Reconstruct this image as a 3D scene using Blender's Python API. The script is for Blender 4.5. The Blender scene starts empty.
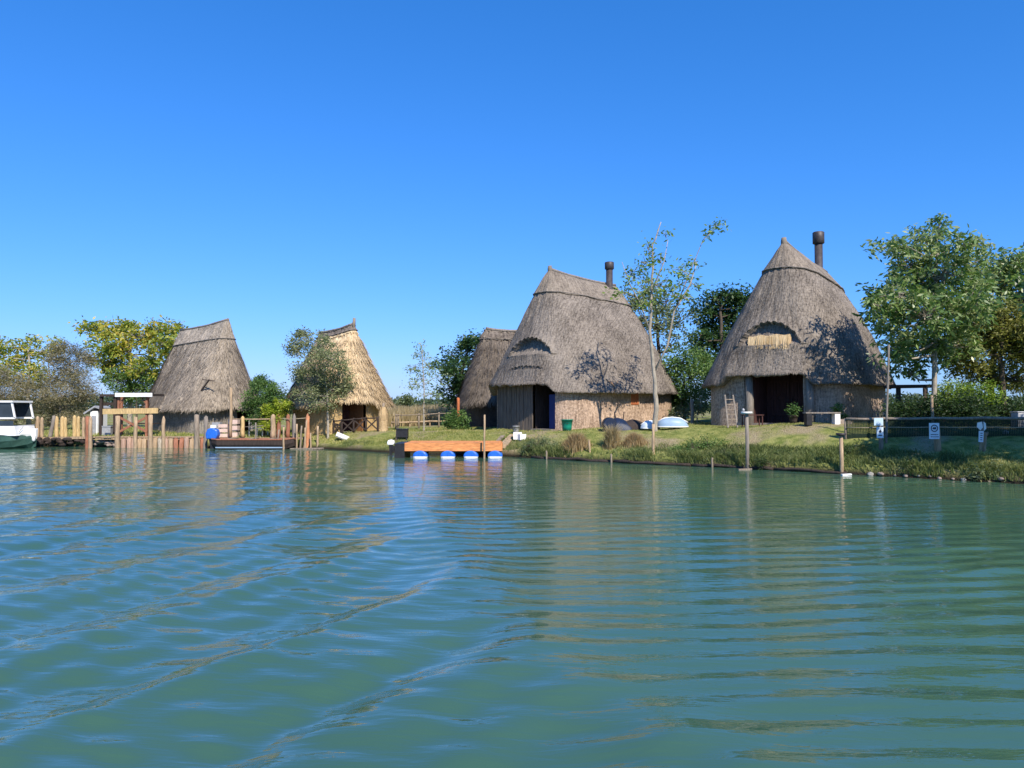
import bpy, math, random
import numpy as np
from mathutils import Vector, Matrix
random.seed(7)
RNG = np.random.default_rng(11)
S = bpy.context.scene
COL = S.collection
F, H, HY = 760.0, 2.2, 408.0            # focal length (px of a 1024 px wide frame), eye height, horizon row
PITCH = math.atan((HY - 384) / F)
CP, SP = math.cos(PITCH), math.sin(PITCH)
R = math.radians

def at(px, py, Y):
    """world point seen at pixel px,py of the photograph at depth Y"""
    u, v = (px - 512) / F, (384 - py) / F
    dy, dz = CP - v * SP, SP + v * CP
    k = Y / dy
    return Vector((u * k, Y, H + dz * k))

# ------------------------------------------------------------------ terrain
SHORE = [(-400, 92), (-120, 62), (-60, 52), (-31.3, 46.0), (-23.8, 43.2), (-17.6, 42.6), (-12, 42.2), (-9.8, 40.8), (-6.1, 37.6), (-3.2, 36.3), (-1, 35.3), (.9, 33.6),
         (3.2, 31.6), (5.43, 29.9), (8.37, 27.9), (11.25, 25.3), (14.8, 22.2), (20, 19.0), (40, 13), (120, 2), (400, -20)]
SX = np.array([p[0] for p in SHORE], float); SY = np.array([p[1] for p in SHORE], float)
PL = [(-400, .7), (-31, .7), (-17, .62), (-11, .75), (-7, .85), (-3, .95), (0, 1.05), (4, 1.15), (8, 1.35), (12, 1.55), (20, 1.5), (400, 1.4)]
PX = np.array([p[0] for p in PL], float); PZ = np.array([p[1] for p in PL], float)

def shore(x): return np.interp(x, SX, SY)
def vnoise(x, y, f, seed=0):
    """smooth value noise, vectorised"""
    x = np.asarray(x, float) * f + seed * 17.3; y = np.asarray(y, float) * f - seed * 9.1
    xi, yi = np.floor(x), np.floor(y); fx, fy = x - xi, y - yi
    fx = fx * fx * (3 - 2 * fx); fy = fy * fy * (3 - 2 * fy)
    def h(a, b):
        s = np.sin(a * 127.1 + b * 311.7 + seed * 74.7) * 43758.5453
        return s - np.floor(s)
    return (h(xi, yi) * (1 - fx) + h(xi + 1, yi) * fx) * (1 - fy) + (h(xi, yi + 1) * (1 - fx) + h(xi + 1, yi + 1) * fx) * fy
def sstep(a, b, t):
    t = np.clip((t - a) / (b - a), 0, 1); return t * t * (3 - 2 * t)
def gz(x, y):
    x = np.asarray(x, float); y = np.asarray(y, float)
    d = (y - shore(x)) * .86
    plat = np.interp(x, PX, PZ)
    edge = np.interp(x, [-26, -24, -12, -10, -3, 0, 400], [.45, .52, .52, .18, .15, .2, .22])
    edge = np.minimum(edge, plat)
    wid = np.interp(x, [-10, -5, 0, 8, 16, 30], [3.0, 4.5, 3.2, 4.2, 5.5, 6])
    up = edge + (plat - edge) * sstep(-.2, 1, d / wid) + (vnoise(x, y, .5) - .5) * .12 * sstep(0, 3, d) + (vnoise(x, y, 1.7, 3) - .5) * .06
    low = -1.6
    z = np.where(d > 0, up, low + (edge - low) * sstep(-.55, .0, d))
    return z
def g(x, y): return float(gz(x, y))
def gpx(px, Y): 
    x = (px - 512) / F * Y
    return Vector((x, Y, g(x, Y)))

# ------------------------------------------------------------------ materials
MATS = {}
def mat(name, base, rough=.85, vary=.25, scale=6.0, bump=.0, bscale=30., stretch=(1, 1, 1), spec=.3, coord='Object', col2=None, metal=0., lump=None):
    """principled material with a two-tone noise of the thing's own colour and an optional relief"""
    if name in MATS: return MATS[name]
    m = bpy.data.materials.new(name); m.use_nodes = True; nt = m.node_tree; N = nt.nodes; L = nt.links
    b = N['Principled BSDF']; b.inputs['Roughness'].default_value = rough; b.inputs['Specular IOR Level'].default_value = spec; b.inputs['Metallic'].default_value = metal
    tc = N.new('ShaderNodeTexCoord'); mp = N.new('ShaderNodeMapping'); mp.inputs['Scale'].default_value = stretch
    L.new(tc.outputs[coord], mp.inputs[0])
    nz = N.new('ShaderNodeTexNoise'); nz.inputs['Scale'].default_value = scale; nz.inputs['Detail'].default_value = 5; nz.inputs['Roughness'].default_value = .65
    L.new(mp.outputs[0], nz.inputs['Vector'])
    cr = N.new('ShaderNodeValToRGB'); cr.color_ramp.elements[0].position = .32; cr.color_ramp.elements[1].position = .68
    c2 = col2 or tuple(min(1, c * (1 + vary)) for c in base)
    c1 = tuple(c * (1 - vary) for c in base) if not col2 else base
    cr.color_ramp.elements[0].color = (*c1, 1); cr.color_ramp.elements[1].color = (*c2, 1)
    L.new(nz.outputs[0], cr.inputs[0]); L.new(cr.outputs[0], b.inputs['Base Color'])
    if bump:
        n2 = N.new('ShaderNodeTexNoise'); n2.inputs['Scale'].default_value = bscale; n2.inputs['Detail'].default_value = 4
        L.new(mp.outputs[0], n2.inputs['Vector'])
        bp = N.new('ShaderNodeBump'); bp.inputs['Strength'].default_value = min(1, bump); bp.inputs['Distance'].default_value = .03
        L.new(n2.outputs[0], bp.inputs['Height']); L.new(bp.outputs[0], b.inputs['Normal'])
    MATS[name] = m; return m

def straw_mat(name, dark, light, us=30., vs=1.6, bump=.8, patch=None):
    """streaky reed or thatch: uv.x runs round the roof, uv.y runs down the slope (metres); fibres run down the slope"""
    m = bpy.data.materials.new(name); m.use_nodes = True; nt = m.node_tree; N = nt.nodes; L = nt.links
    b = N['Principled BSDF']; b.inputs['Roughness'].default_value = .9; b.inputs['Specular IOR Level'].default_value = .15
    uv = N.new('ShaderNodeTexCoord'); mp = N.new('ShaderNodeMapping'); mp.inputs['Scale'].default_value = (us, vs, 1)
    L.new(uv.outputs['UV'], mp.inputs[0])
    a = N.new('ShaderNodeTexNoise'); a.inputs['Scale'].default_value = 1; a.inputs['Detail'].default_value = 6; a.inputs['Roughness'].default_value = .7
    L.new(mp.outputs[0], a.inputs['Vector'])
    big = N.new('ShaderNodeTexNoise'); big.inputs['Scale'].default_value = .9; big.inputs['Detail'].default_value = 4
    L.new(uv.outputs['Object'], big.inputs['Vector'])
    sp = N.new('ShaderNodeTexNoise'); sp.inputs['Scale'].default_value = 9; sp.inputs['Detail'].default_value = 5; sp.inputs['Roughness'].default_value = .7
    L.new(uv.outputs['UV'], sp.inputs['Vector'])
    ad = N.new('ShaderNodeMath'); ad.operation = 'MULTIPLY_ADD'; ad.inputs[1].default_value = .45
    L.new(big.outputs[0], ad.inputs[0]); L.new(a.outputs[0], ad.inputs[2])
    ad2 = N.new('ShaderNodeMath'); ad2.operation = 'MULTIPLY_ADD'; ad2.inputs[1].default_value = .85
    L.new(sp.outputs[0], ad2.inputs[0]); L.new(ad.outputs[0], ad2.inputs[2])
    cr = N.new('ShaderNodeValToRGB'); e = cr.color_ramp.elements; e[0].position = .74; e[1].position = 1.2 if False else 1.0
    mr = N.new('ShaderNodeMapRange'); mr.inputs[1].default_value = .88; mr.inputs[2].default_value = 1.38
    L.new(ad2.outputs[0], mr.inputs[0]); L.new(mr.outputs[0], cr.inputs[0])
    e[0].position = .1; e[1].position = .9; e[0].color = (*dark, 1); e[1].color = (*light, 1)
    L.new(cr.outputs[0], b.inputs['Base Color'])
    bp = N.new('ShaderNodeBump'); bp.inputs['Strength'].default_value = bump; bp.inputs['Distance'].default_value = .06
    L.new(ad2.outputs[0], bp.inputs['Height']); L.new(bp.outputs[0], b.inputs['Normal'])
    MATS[name] = m; return m

def leaf_mat(name, cols, trans=.35, rough=.5, spec=.35):
    """foliage: each leaf its own tint (random per leaf), slower change of tint through the crown, light passes through"""
    m = bpy.data.materials.new(name); m.use_nodes = True; nt = m.node_tree; N = nt.nodes; L = nt.links
    b = N['Principled BSDF']; b.inputs['Roughness'].default_value = rough; b.inputs['Specular IOR Level'].default_value = spec
    ge = N.new('ShaderNodeNewGeometry'); tc = N.new('ShaderNodeTexCoord')
    nz = N.new('ShaderNodeTexNoise'); nz.inputs['Scale'].default_value = .8; nz.inputs['Detail'].default_value = 2
    L.new(tc.outputs['Object'], nz.inputs['Vector'])
    ma = N.new('ShaderNodeMath'); ma.operation = 'MULTIPLY_ADD'; ma.inputs[1].default_value = .55; ma.inputs[2].default_value = -.15
    L.new(ge.outputs['Random Per Island'], ma.inputs[0])
    ad = N.new('ShaderNodeMath'); ad.operation = 'ADD'; L.new(ma.outputs[0], ad.inputs[0]); L.new(nz.outputs[0], ad.inputs[1])
    cr = N.new('ShaderNodeValToRGB'); el = cr.color_ramp.elements
    el[0].position = .2; el[1].position = .95
    while len(el) < len(cols): el.new(.5)
    for i, c in enumerate(cols):
        el[i].position = .2 + .7 * i / max(1, len(cols) - 1); el[i].color = (*c, 1)
    L.new(ad.outputs[0], cr.inputs[0]); L.new(cr.outputs[0], b.inputs['Base Color'])
    tr = N.new('ShaderNodeBsdfTranslucent'); mx = N.new('ShaderNodeMixShader'); mx.inputs[0].default_value = trans
    hs = N.new('ShaderNodeHueSaturation'); hs.inputs['Value'].default_value = 1.5; hs.inputs['Saturation'].default_value = 1.1
    L.new(cr.outputs[0], hs.inputs['Color']); L.new(hs.outputs[0], tr.inputs[0])
    L.new(b.outputs[0], mx.inputs[1]); L.new(tr.outputs[0], mx.inputs[2]); L.new(mx.outputs[0], N['Material Output'].inputs[0])
    MATS[name] = m; return m

WOOD = mat('weathered_wood', (.25, .20, .15), vary=.35, scale=4, bump=.6, bscale=14, stretch=(4, 4, .5))
PALE = mat('pale_wood', (.37, .265, .165), vary=.4, scale=4, bump=.5, bscale=12, stretch=(4, 4, .6))
YELL = mat('yellow_wood', (.50, .35, .16), vary=.35, scale=5, bump=.4, bscale=12, stretch=(4, 4, .6))
REDW = mat('red_brown_wood', (.28, .12, .07), vary=.3, scale=5, bump=.4, bscale=12, stretch=(4, 4, .6))
ORNG = mat('orange_wood', (.62, .25, .09), vary=.38, scale=5, bump=.3, bscale=10, stretch=(.6, 4, 4))
GREYW = mat('grey_wood', (.22, .19, .16), vary=.35, scale=3, bump=.6, bscale=14, stretch=(5, 5, .5))
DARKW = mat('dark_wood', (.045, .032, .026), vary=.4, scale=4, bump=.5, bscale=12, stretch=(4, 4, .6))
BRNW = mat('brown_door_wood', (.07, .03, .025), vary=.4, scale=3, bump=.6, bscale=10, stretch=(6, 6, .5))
WHITE = mat('white_paint', (.78, .77, .73), rough=.45, vary=.06, scale=3)
BLACK = mat('black_plastic', (.02, .02, .022), rough=.5, vary=.3, scale=6)
BLUE = mat('blue_plastic', (.02, .13, .55), rough=.35, vary=.15, scale=6, spec=.5)
DBLUE = mat('dark_blue_plastic', (.012, .03, .14), rough=.45, vary=.15, scale=6)
PBLUE = mat('pale_blue_paint', (.27, .38, .50), rough=.4, vary=.1, scale=3)
GREENP = mat('green_plastic', (.01, .22, .15), rough=.4, vary=.15, scale=5)
HULLG = mat('green_hull_paint', (.04, .09, .07), rough=.4, vary=.25, scale=3)
GLASS = mat('dark_window_glass', (.03, .04, .05), rough=.06, vary=.2, scale=2, spec=.8)
STONE = mat('rock', (.26, .20, .17), vary=.4, scale=3, bump=.7, bscale=9)
METAL = mat('dark_metal', (.07, .06, .06), rough=.55, vary=.35, scale=5, metal=.3)
GMETAL = mat('grey_metal', (.38, .38, .38), rough=.5, vary=.2, scale=6, metal=.3)
SAIL = mat('pale_sheet', (.75, .72, .66), rough=.7, vary=.1, scale=4)
PAINTB = mat('sign_black_ink', (.02, .02, .03), rough=.6, vary=.1)
NETM = mat('dark_green_net', (.018, .030, .017), rough=.9, vary=.3, scale=3)
BRICK = mat('terracotta_shutter', (.42, .13, .05), vary=.25, scale=9, bump=.3, bscale=20)
ROPE = mat('rope', (.3, .25, .17), vary=.2, scale=20)
BARK = mat('grey_bark', (.32, .28, .22), vary=.35, scale=5, bump=.5, bscale=18, stretch=(3, 3, .8))
DBARK = mat('dark_bark', (.09, .07, .05), vary=.4, scale=5, bump=.6, bscale=18, stretch=(3, 3, .8))

# ------------------------------------------------------------------ mesh helpers
def tag(o, label=None, cat=None, group=None, kind=None):
    if label: o['label'] = label
    if cat: o['category'] = cat
    if group: o['group'] = group
    if kind: o['kind'] = kind
    return o
def empty(name, loc, label, cat, group=None, rz=0.):
    o = bpy.data.objects.new(name, None); COL.objects.link(o); o.location = loc; o.rotation_euler = (0, 0, rz); o.empty_display_size = .2
    return tag(o, label, cat, group)
def link(name, me, parent=None, loc=(0, 0, 0)):
    o = bpy.data.objects.new(name, me); COL.objects.link(o); o.parent = parent; o.location = loc; return o
def np_mesh(name, V, Q, m, uv=None, smooth=False):
    """V (n,3), Q (f,4) or (f,3)"""
    V = np.asarray(V, np.float32); Q = np.asarray(Q, np.int32)
    me = bpy.data.meshes.new(name); k = Q.shape[1]
    me.vertices.add(len(V)); me.vertices.foreach_set('co', V.ravel())
    me.loops.add(Q.size); me.loops.foreach_set('vertex_index', Q.ravel())
    me.polygons.add(len(Q)); me.polygons.foreach_set('loop_start', np.arange(len(Q), dtype=np.int32) * k)
    me.polygons.foreach_set('loop_total', np.full(len(Q), k, np.int32))
    me.polygons.foreach_set('use_smooth', np.full(len(Q), smooth))
    if uv is not None:
        l = me.uv_layers.new(name='UVMap'); l.data.foreach_set('uv', np.asarray(uv, np.float32)[Q.ravel()].ravel())
    me.materials.append(m); me.update(calc_edges=True); me.validate(); return me

class MB:
    def __init__(s): s.v = []; s.f = []; s.sm = []
    def add(s, vs, fs, smooth=False):
        n = len(s.v); s.v += [tuple(v) for v in vs]; s.f += [tuple(i + n for i in f) for f in fs]; s.sm += [smooth] * len(fs); return s
    def box(s, x0, x1, y0, y1, z0, z1, M=None):
        vs = [Vector((x, y, z)) for z in (z0, z1) for x, y in ((x0, y0), (x1, y0), (x1, y1), (x0, y1))]
        if M: vs = [M @ v for v in vs]
        return s.add(vs, [(3, 2, 1, 0), (4, 5, 6, 7), (0, 1, 5, 4), (1, 2, 6, 5), (2, 3, 7, 6), (3, 0, 4, 7)])
    def beam(s, a, b, w, h, jit=0.):
        """box along a-b, w wide (sideways), h high"""
        a, b = Vector(a), Vector(b); d = (b - a); n = d.normalized()
        up = Vector((0, 0, 1)) if abs(n.z) < .95 else Vector((0, 1, 0))
        sd = n.cross(up).normalized(); up = sd.cross(n)
        vs = []
        for p in (a, b):
            for i, j in ((-1, -1), (1, -1), (1, 1), (-1, 1)):
                vs.append(p + sd * (i * w / 2 + random.uniform(-jit, jit)) + up * (j * h / 2 + random.uniform(-jit, jit)))
        return s.add(vs, [(3, 2, 1, 0), (4, 5, 6, 7), (0, 1, 5, 4), (1, 2, 6, 5), (2, 3, 7, 6), (3, 0, 4, 7)])
    def tube(s, pts, rad, n=8, cap=True, wob=0.):
        pts = [Vector(p) for p in pts]; m = len(pts)
        if not hasattr(rad, '__len__'): rad = [rad] * m
        vs = []; fs = []
        for i, p in enumerate(pts):
            t = (pts[min(i + 1, m - 1)] - pts[max(i - 1, 0)]).normalized()
            up = Vector((0, 0, 1)) if abs(t.z) < .9 else Vector((0, 1, 0))
            a = t.cross(up).normalized(); b = t.cross(a)
            for k in range(n):
                q = 2 * math.pi * k / n; r = rad[i] * (1 + random.uniform(-wob, wob))
                vs.append(p + a * (math.cos(q) * r) + b * (math.sin(q) * r))
        for i in range(m - 1):
            for k in range(n):
                fs.append((i * n + k, i * n + (k + 1) % n, (i + 1) * n + (k + 1) % n, (i + 1) * n + k))
        s.add(vs, fs, n > 5)
        if cap:
            s.f.append(tuple(len(s.v) - len(vs) + k for k in range(n))[::-1]); s.f.append(tuple(len(s.v) - n + k for k in range(n))); s.sm += [False, False]
        return s
    def lathe(s, prof, n=20, c=(0, 0, 0)):
        return s.tube([(c[0], c[1], c[2] + z) for r, z in prof], [max(r, 1e-4) for r, z in prof], n)
    def prism(s, poly, y0, y1, M=None):
        """outline in x,z extruded along y"""
        n = len(poly); vs = [Vector((x, y0, z)) for x, z in poly] + [Vector((x, y1, z)) for x, z in poly]
        if M: vs = [M @ v for v in vs]
        return s.add(vs, [tuple(range(n)), tuple(range(2 * n - 1, n - 1, -1))] + [(i, i + n, (i + 1) % n + n, (i + 1) % n) for i in range(n)])
    def mesh(s, name, m, bevel=0):
        me = bpy.data.meshes.new(name); me.from_pydata(s.v, [], s.f)
        me.polygons.foreach_set('use_smooth', s.sm); me.materials.append(m); me.update(); return me
    def build(s, name, m, parent=None, loc=(0, 0, 0), bevel=0):
        o = link(name, s.mesh(name, m), parent, loc)
        if bevel:
            b = o.modifiers.new('bevel', 'BEVEL'); b.width = bevel; b.segments = 2; b.limit_method = 'ANGLE'
        return o

# ------------------------------------------------------------------ sky, sun, camera
AZ, EL = R(156), R(42)
W = bpy.data.worlds.new('World'); S.world = W; W.use_nodes = True
nt = W.node_tree; bg = nt.nodes['Background']
sk = nt.nodes.new('ShaderNodeTexSky'); sk.sky_type = 'NISHITA'; sk.sun_disc = False
sk.sun_elevation = EL; sk.sun_rotation = AZ; sk.air_density = 1.15; sk.dust_density = .25; sk.ozone_density = 2.6; sk.altitude = 0
sep = nt.nodes.new('ShaderNodeSeparateColor'); cmb = nt.nodes.new('ShaderNodeCombineColor'); nt.links.new(sk.outputs[0], sep.inputs[0])
def chan(i, k, p):
    q = nt.nodes.new('ShaderNodeMath'); q.operation = 'POWER'; q.inputs[1].default_value = p; nt.links.new(sep.outputs[i], q.inputs[0])
    w = nt.nodes.new('ShaderNodeMath'); w.operation = 'MULTIPLY'; w.inputs[1].default_value = k; nt.links.new(q.outputs[0], w.inputs[0]); nt.links.new(w.outputs[0], cmb.inputs[i])
chan(0, .188, 1.30); chan(1, .765, .84); chan(2, 1.54, .85)         # the photograph's colour balance of the clear sky
nt.links.new(cmb.outputs[0], bg.inputs[0]); bg.inputs[1].default_value = .12
sun = bpy.data.lights.new('sun', 'SUN'); sun.energy = 4.9; sun.angle = R(.53); sun.color = (1, .92, .80)
so = bpy.data.objects.new('sun', sun); COL.objects.link(so)
SUNV = Vector((math.cos(EL) * math.sin(AZ), math.cos(EL) * math.cos(AZ), math.sin(EL)))
so.rotation_euler = SUNV.to_track_quat('Z', 'Y').to_euler()
cam = bpy.data.cameras.new('camera'); cam.sensor_width = 36; cam.lens = 36 * F / 1024; cam.clip_end = 9000; cam.clip_start = .1
co = bpy.data.objects.new('camera', cam); COL.objects.link(co); co.location = (0, 0, H); co.rotation_euler = (math.pi / 2 + PITCH, 0, 0); S.camera = co
S.view_settings.view_transform = 'Standard'; S.view_settings.look = 'None'; S.view_settings.exposure = .45; S.view_settings.gamma = 1
S.cycles.max_bounces = 8; S.cycles.transparent_max_bounces = 12; S.cycles.caustics_reflective = False; S.cycles.caustics_refractive = False
try: S.cycles.use_denoising = True
except Exception: pass

# ------------------------------------------------------------------ ground sheet
def grid_obj(name, X, Y, Z, m, kind='structure', smooth=True):
    ny, nx = X.shape; V = np.stack([X, Y, Z], -1).reshape(-1, 3)
    i = np.arange(ny * nx).reshape(ny, nx); Q = np.stack([i[:-1, :-1], i[:-1, 1:], i[1:, 1:], i[1:, :-1]], -1).reshape(-1, 4)
    o = link(name, np_mesh(name, V, Q, m, smooth=smooth)); o['kind'] = kind; return o
xs = np.concatenate([[-6000, -2500, -1000, -500, -300, -200, -140, -100, -75], np.arange(-60, 34, .25), [36, 40, 45, 55, 75, 100, 140, 200, 300, 500, 1000, 2500, 6000]])
dd = np.concatenate([[-9000, -3000, -900, -300, -80, -20, -5, -1.5], np.arange(-.9, .3, .06), np.arange(.3, 14, .2), np.arange(14.2, 40, .6), [45, 55, 70, 100, 150, 250, 500, 1000, 2500, 7000]])
GX, GD = np.meshgrid(xs, dd); GY = shore(np.clip(GX, -400, 400)) + GD
def ground_mat():
    m = bpy.data.materials.new('grassy_ground'); m.use_nodes = True; nt = m.node_tree; N = nt.nodes; L = nt.links
    b = N['Principled BSDF']; b.inputs['Roughness'].default_value = .95; b.inputs['Specular IOR Level'].default_value = .1
    tc = N.new('ShaderNodeTexCoord')
    def noise(s, d=4):
        n = N.new('ShaderNodeTexNoise'); n.inputs['Scale'].default_value = s; n.inputs['Detail'].default_value = d; L.new(tc.outputs['Object'], n.inputs['Vector']); return n
    a = noise(.45, 6); c = noise(3.5, 6); d = noise(18, 4)
    r1 = N.new('ShaderNodeValToRGB'); e = r1.color_ramp.elements; e[0].position = .35; e[0].color = (.12, .15, .035, 1); e[1].position = .62; e[1].color = (.27, .27, .085, 1)
    L.new(c.outputs[0], r1.inputs[0])
    r2 = N.new('ShaderNodeValToRGB'); e = r2.color_ramp.elements; e[0].position = .5; e[0].color = (0, 0, 0, 1); e[1].position = .62; e[1].color = (1, 1, 1, 1); L.new(a.outputs[0], r2.inputs[0])
    mx = N.new('ShaderNodeMixRGB'); L.new(r2.outputs[0], mx.inputs[0]); L.new(r1.outputs[0], mx.inputs[1])
    r3 = N.new('ShaderNodeValToRGB'); e = r3.color_ramp.elements; e[0].position = .3; e[0].color = (.2, .15, .08, 1); e[1].position = .7; e[1].color = (.38, .32, .2, 1); L.new(d.outputs[0], r3.inputs[0])
    L.new(r3.outputs[0], mx.inputs[2])
    # wet dark mud on the steep bank right above the water
    ge = N.new('ShaderNodeNewGeometry'); sx = N.new('ShaderNodeSeparateXYZ'); L.new(ge.outputs['Position'], sx.inputs[0])
    mr = N.new('ShaderNodeMapRange'); mr.inputs[1].default_value = .06; mr.inputs[2].default_value = .3; L.new(sx.outputs[2], mr.inputs[0])
    m2 = N.new('ShaderNodeMixRGB'); L.new(mr.outputs[0], m2.inputs[0]); m2.inputs[1].default_value = (.035, .028, .018, 1); L.new(mx.outputs[0], m2.inputs[2])
    L.new(m2.outputs[0], b.inputs['Base Color'])
    bp = N.new('ShaderNodeBump'); bp.inputs['Strength'].default_value = .8; bp.inputs['Distance'].default_value = .06; L.new(d.outputs[0], bp.inputs['Height']); L.new(bp.outputs[0], b.inputs['Normal'])
    return m
grid_obj('ground', GX, GY, gz(np.clip(GX, -400, 400), GY), ground_mat())

# ------------------------------------------------------------------ water
def water_mat():
    m = bpy.data.materials.new('lagoon_water'); m.use_nodes = True; nt = m.node_tree; N = nt.nodes; L = nt.links
    b = N['Principled BSDF']; b.inputs['Roughness'].default_value = .02; b.inputs['IOR'].default_value = 1.48; b.inputs['Specular IOR Level'].default_value = .5
    tc = N.new('ShaderNodeTexCoord')
    n = N.new('ShaderNodeTexNoise'); n.inputs['Scale'].default_value = .12; n.inputs['Detail'].default_value = 3; L.new(tc.outputs['Object'], n.inputs['Vector'])
    cr = N.new('ShaderNodeValToRGB'); e = cr.color_ramp.elements; e[0].position = .3; e[0].color = (.040, .100, .060, 1); e[1].position = .7; e[1].color = (.052, .118, .076, 1)
    L.new(n.outputs[0], cr.inputs[0]); L.new(cr.outputs[0], b.inputs['Base Color'])
    def ripple(scale, stretch, rot, det):
        mp = N.new('ShaderNodeMapping'); mp.inputs['Scale'].default_value = stretch; mp.inputs['Rotation'].default_value = (0, 0, rot); L.new(tc.outputs['Object'], mp.inputs[0])
        q = N.new('ShaderNodeTexNoise'); q.inputs['Scale'].default_value = scale; q.inputs['Detail'].default_value = det; q.inputs['Roughness'].default_value = .5; q.inputs['Distortion'].default_value = .4
        L.new(mp.outputs[0], q.inputs['Vector']); return q
    a = ripple(2.6, (.42, 1.5, 1), R(-6), 3); c = ripple(7.5, (.35, 1.5, 1), R(12), 3)
    ad = N.new('ShaderNodeMath'); ad.operation = 'MULTIPLY_ADD'; ad.inputs[1].default_value = .5; L.new(c.outputs[0], ad.inputs[0]); L.new(a.outputs[0], ad.inputs[2])
    bp = N.new('ShaderNodeBump'); bp.inputs['Strength'].default_value = 1; bp.inputs['Distance'].default_value = .0115; L.new(ad.outputs[0], bp.inputs['Height'])
    L.new(bp.outputs[0], b.inputs['Normal'])
    return m
def water_height(X, Y):
    r = np.random.default_rng(5)
    n1 = vnoise(X, Y, .35, 1) - .5; n2 = vnoise(X, Y, .16, 2) - .5; n3 = vnoise(X, Y, .8, 4) - .5
    XB = 2.9 - .30 * Y + n2 * 1.6                                  # edge of the wake, the rough water lies left of it
    left = sstep(-1.2, 1.6, XB - X)
    wd = sstep(3, 7, Y) * (1 - .75 * sstep(22, 34, Y))
    # wake: curved crests opening to the left
    ph = .85 * X - .53 * Y + .0055 * Y * np.minimum(Y, 24) + .008 * (X + 4) ** 2 + n1 * .5 + n2 * 1.3
    def sharp(p): return np.sin(p) + .25 * np.sin(2 * p + .6)
    env = (.36 + .85 * vnoise(X * .8, Y, .2, 7)) * (1 - .5 * sstep(8, 17, Y))
    h = left * (.25 + .75 * wd) * env * (.047 * sharp(2 * math.pi * ph / 1.95) + .011 * np.sin(2 * math.pi * (ph + n3 * .4) / .93 + 1) + .016 * np.sin(2 * math.pi * (.15 * X - .99 * Y + n1 * 1.2 + n2 * 2) / 4.1))
    h += left * .0065 * env * np.sin(2 * math.pi * (ph * 1.02 + .12 * X + n1 * .3) / .61 + n3 * 2) * (.2 + 1.4 * vnoise(X, Y, .5, 21))
    h += left * .0038 * np.sin(2 * math.pi * (.35 * X + .94 * Y + n1 * .4) / .37 + n3 * 3) * (.2 + 1.4 * vnoise(X, Y, .7, 23)) * (1 - sstep(10, 20, Y))
    # leading crest of the wake along its edge
    e = (XB - X) / .55
    h += .045 * np.exp(-e * e) * (1 - sstep(16, 24, Y)) * sstep(2, 4, Y)
    # calm side: fine low ripples, crests nearly across the view
    calm = 1 - .55 * left; fade = 1 - .6 * sstep(9, 26, Y)
    env2 = .35 + 1.3 * vnoise(X * .6, Y, .3, 9)
    h += calm * fade * env2 * (.0095 * np.sin(2 * math.pi * (-.12 * X + .99 * Y + n1 * .5) / .52 + n3 * 1.0) + .0055 * np.sin(2 * math.pi * (.10 * X + .99 * Y + n2 * .8) / .81) + .006 * np.sin(2 * math.pi * (.25 * X + .97 * Y + n1) / 1.45))
    for k in range(10):
        a = r.uniform(-.7, .7); lam = r.uniform(.45, 2.2); h += .0010 * lam * np.sin(2 * math.pi * (math.sin(a) * X + math.cos(a) * Y) / lam + r.uniform(0, 6)) * (.5 + left)
    return h
yr = [2.0]
while yr[-1] < 24: yr.append(yr[-1] + max(.022, min(.11, yr[-1] ** 2 / 1672 * .8)))
while yr[-1] < 62: yr.append(yr[-1] + .13)
yr = np.array([-3000, -800, -200, -60, -20, -8, -3, -1, 0, 1, 1.5] + yr + [66, 75, 90, 120, 200, 400])
ur = np.linspace(-.92, .92, 640)
ur = np.concatenate([[-60, -25, -10, -5, -3, -2, -1.5, -1.2, -1.0], ur, [1.0, 1.2, 1.5, 2, 3, 5, 10, 25, 60]])
WU, WY = np.meshgrid(ur, yr); WX = WU * np.maximum(WY * .95 + 1.5, 3.0)
fade = (1 - sstep(.92, 1.2, np.abs(WU))) * sstep(1, 2.5, WY) * (1 - sstep(60, 66, WY))
grid_obj('water', WX, WY, water_height(WX, WY) * fade, water_mat())
# ------------------------------------------------------------------ thatched huts
THG = straw_mat('grey_thatch', (.07, .058, .048), (.30, .255, .21), us=16, vs=1.8)
THR = straw_mat('rough_old_thatch', (.095, .078, .06), (.46, .385, .30), us=14, vs=2.6)
THY = straw_mat('golden_thatch', (.26, .18, .10), (.80, .62, .38), us=14, vs=2.0)
THS = straw_mat('shaggy_brown_thatch', (.055, .043, .035), (.24, .20, .16), us=10, vs=2.2)
THC = straw_mat('ridge_thatch', (.10, .082, .066), (.33, .275, .215), us=16, vs=1.8)
STRAW = straw_mat('fresh_straw', (.32, .20, .08), (.88, .66, .38), us=18, vs=2)
REED = straw_mat('reed_wall', (.14, .09, .06), (.68, .49, .35), us=26, vs=1.1, bump=.9)
REEDD = straw_mat('shaded_reed_wall', (.10, .075, .058), (.60, .45, .34), us=24, vs=1.3, bump=.9)  # reed colour darkened to carry the tree's shade on the right hut wall
REEDG = straw_mat('grey_reed_wall', (.12, .105, .09), (.34, .30, .25), us=22, vs=1.1, bump=.9)
REEDY = straw_mat('yellow_reed_wall', (.34, .22, .09), (.66, .46, .22), us=22, vs=1.1, bump=.9)

def sup(th, n):
    c, s = np.cos(th), np.sin(th)
    return np.sign(c) * np.abs(c) ** (2 / n), np.sign(s) * np.abs(s) ** (2 / n)
def ring_angles(L, Wd, n, cnt):
    """angles giving even spacing round the plan; starts at the back (-x) so the seam is hidden"""
    th = np.linspace(-math.pi, math.pi, 4001); x, y = sup(th, n); x = x * L; y = y * Wd
    s = np.concatenate([[0], np.cumsum(np.hypot(np.diff(x), np.diff(y)))])
    return np.interp(np.linspace(0, s[-1], cnt), s, th), np.linspace(0, s[-1], cnt)

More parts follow.
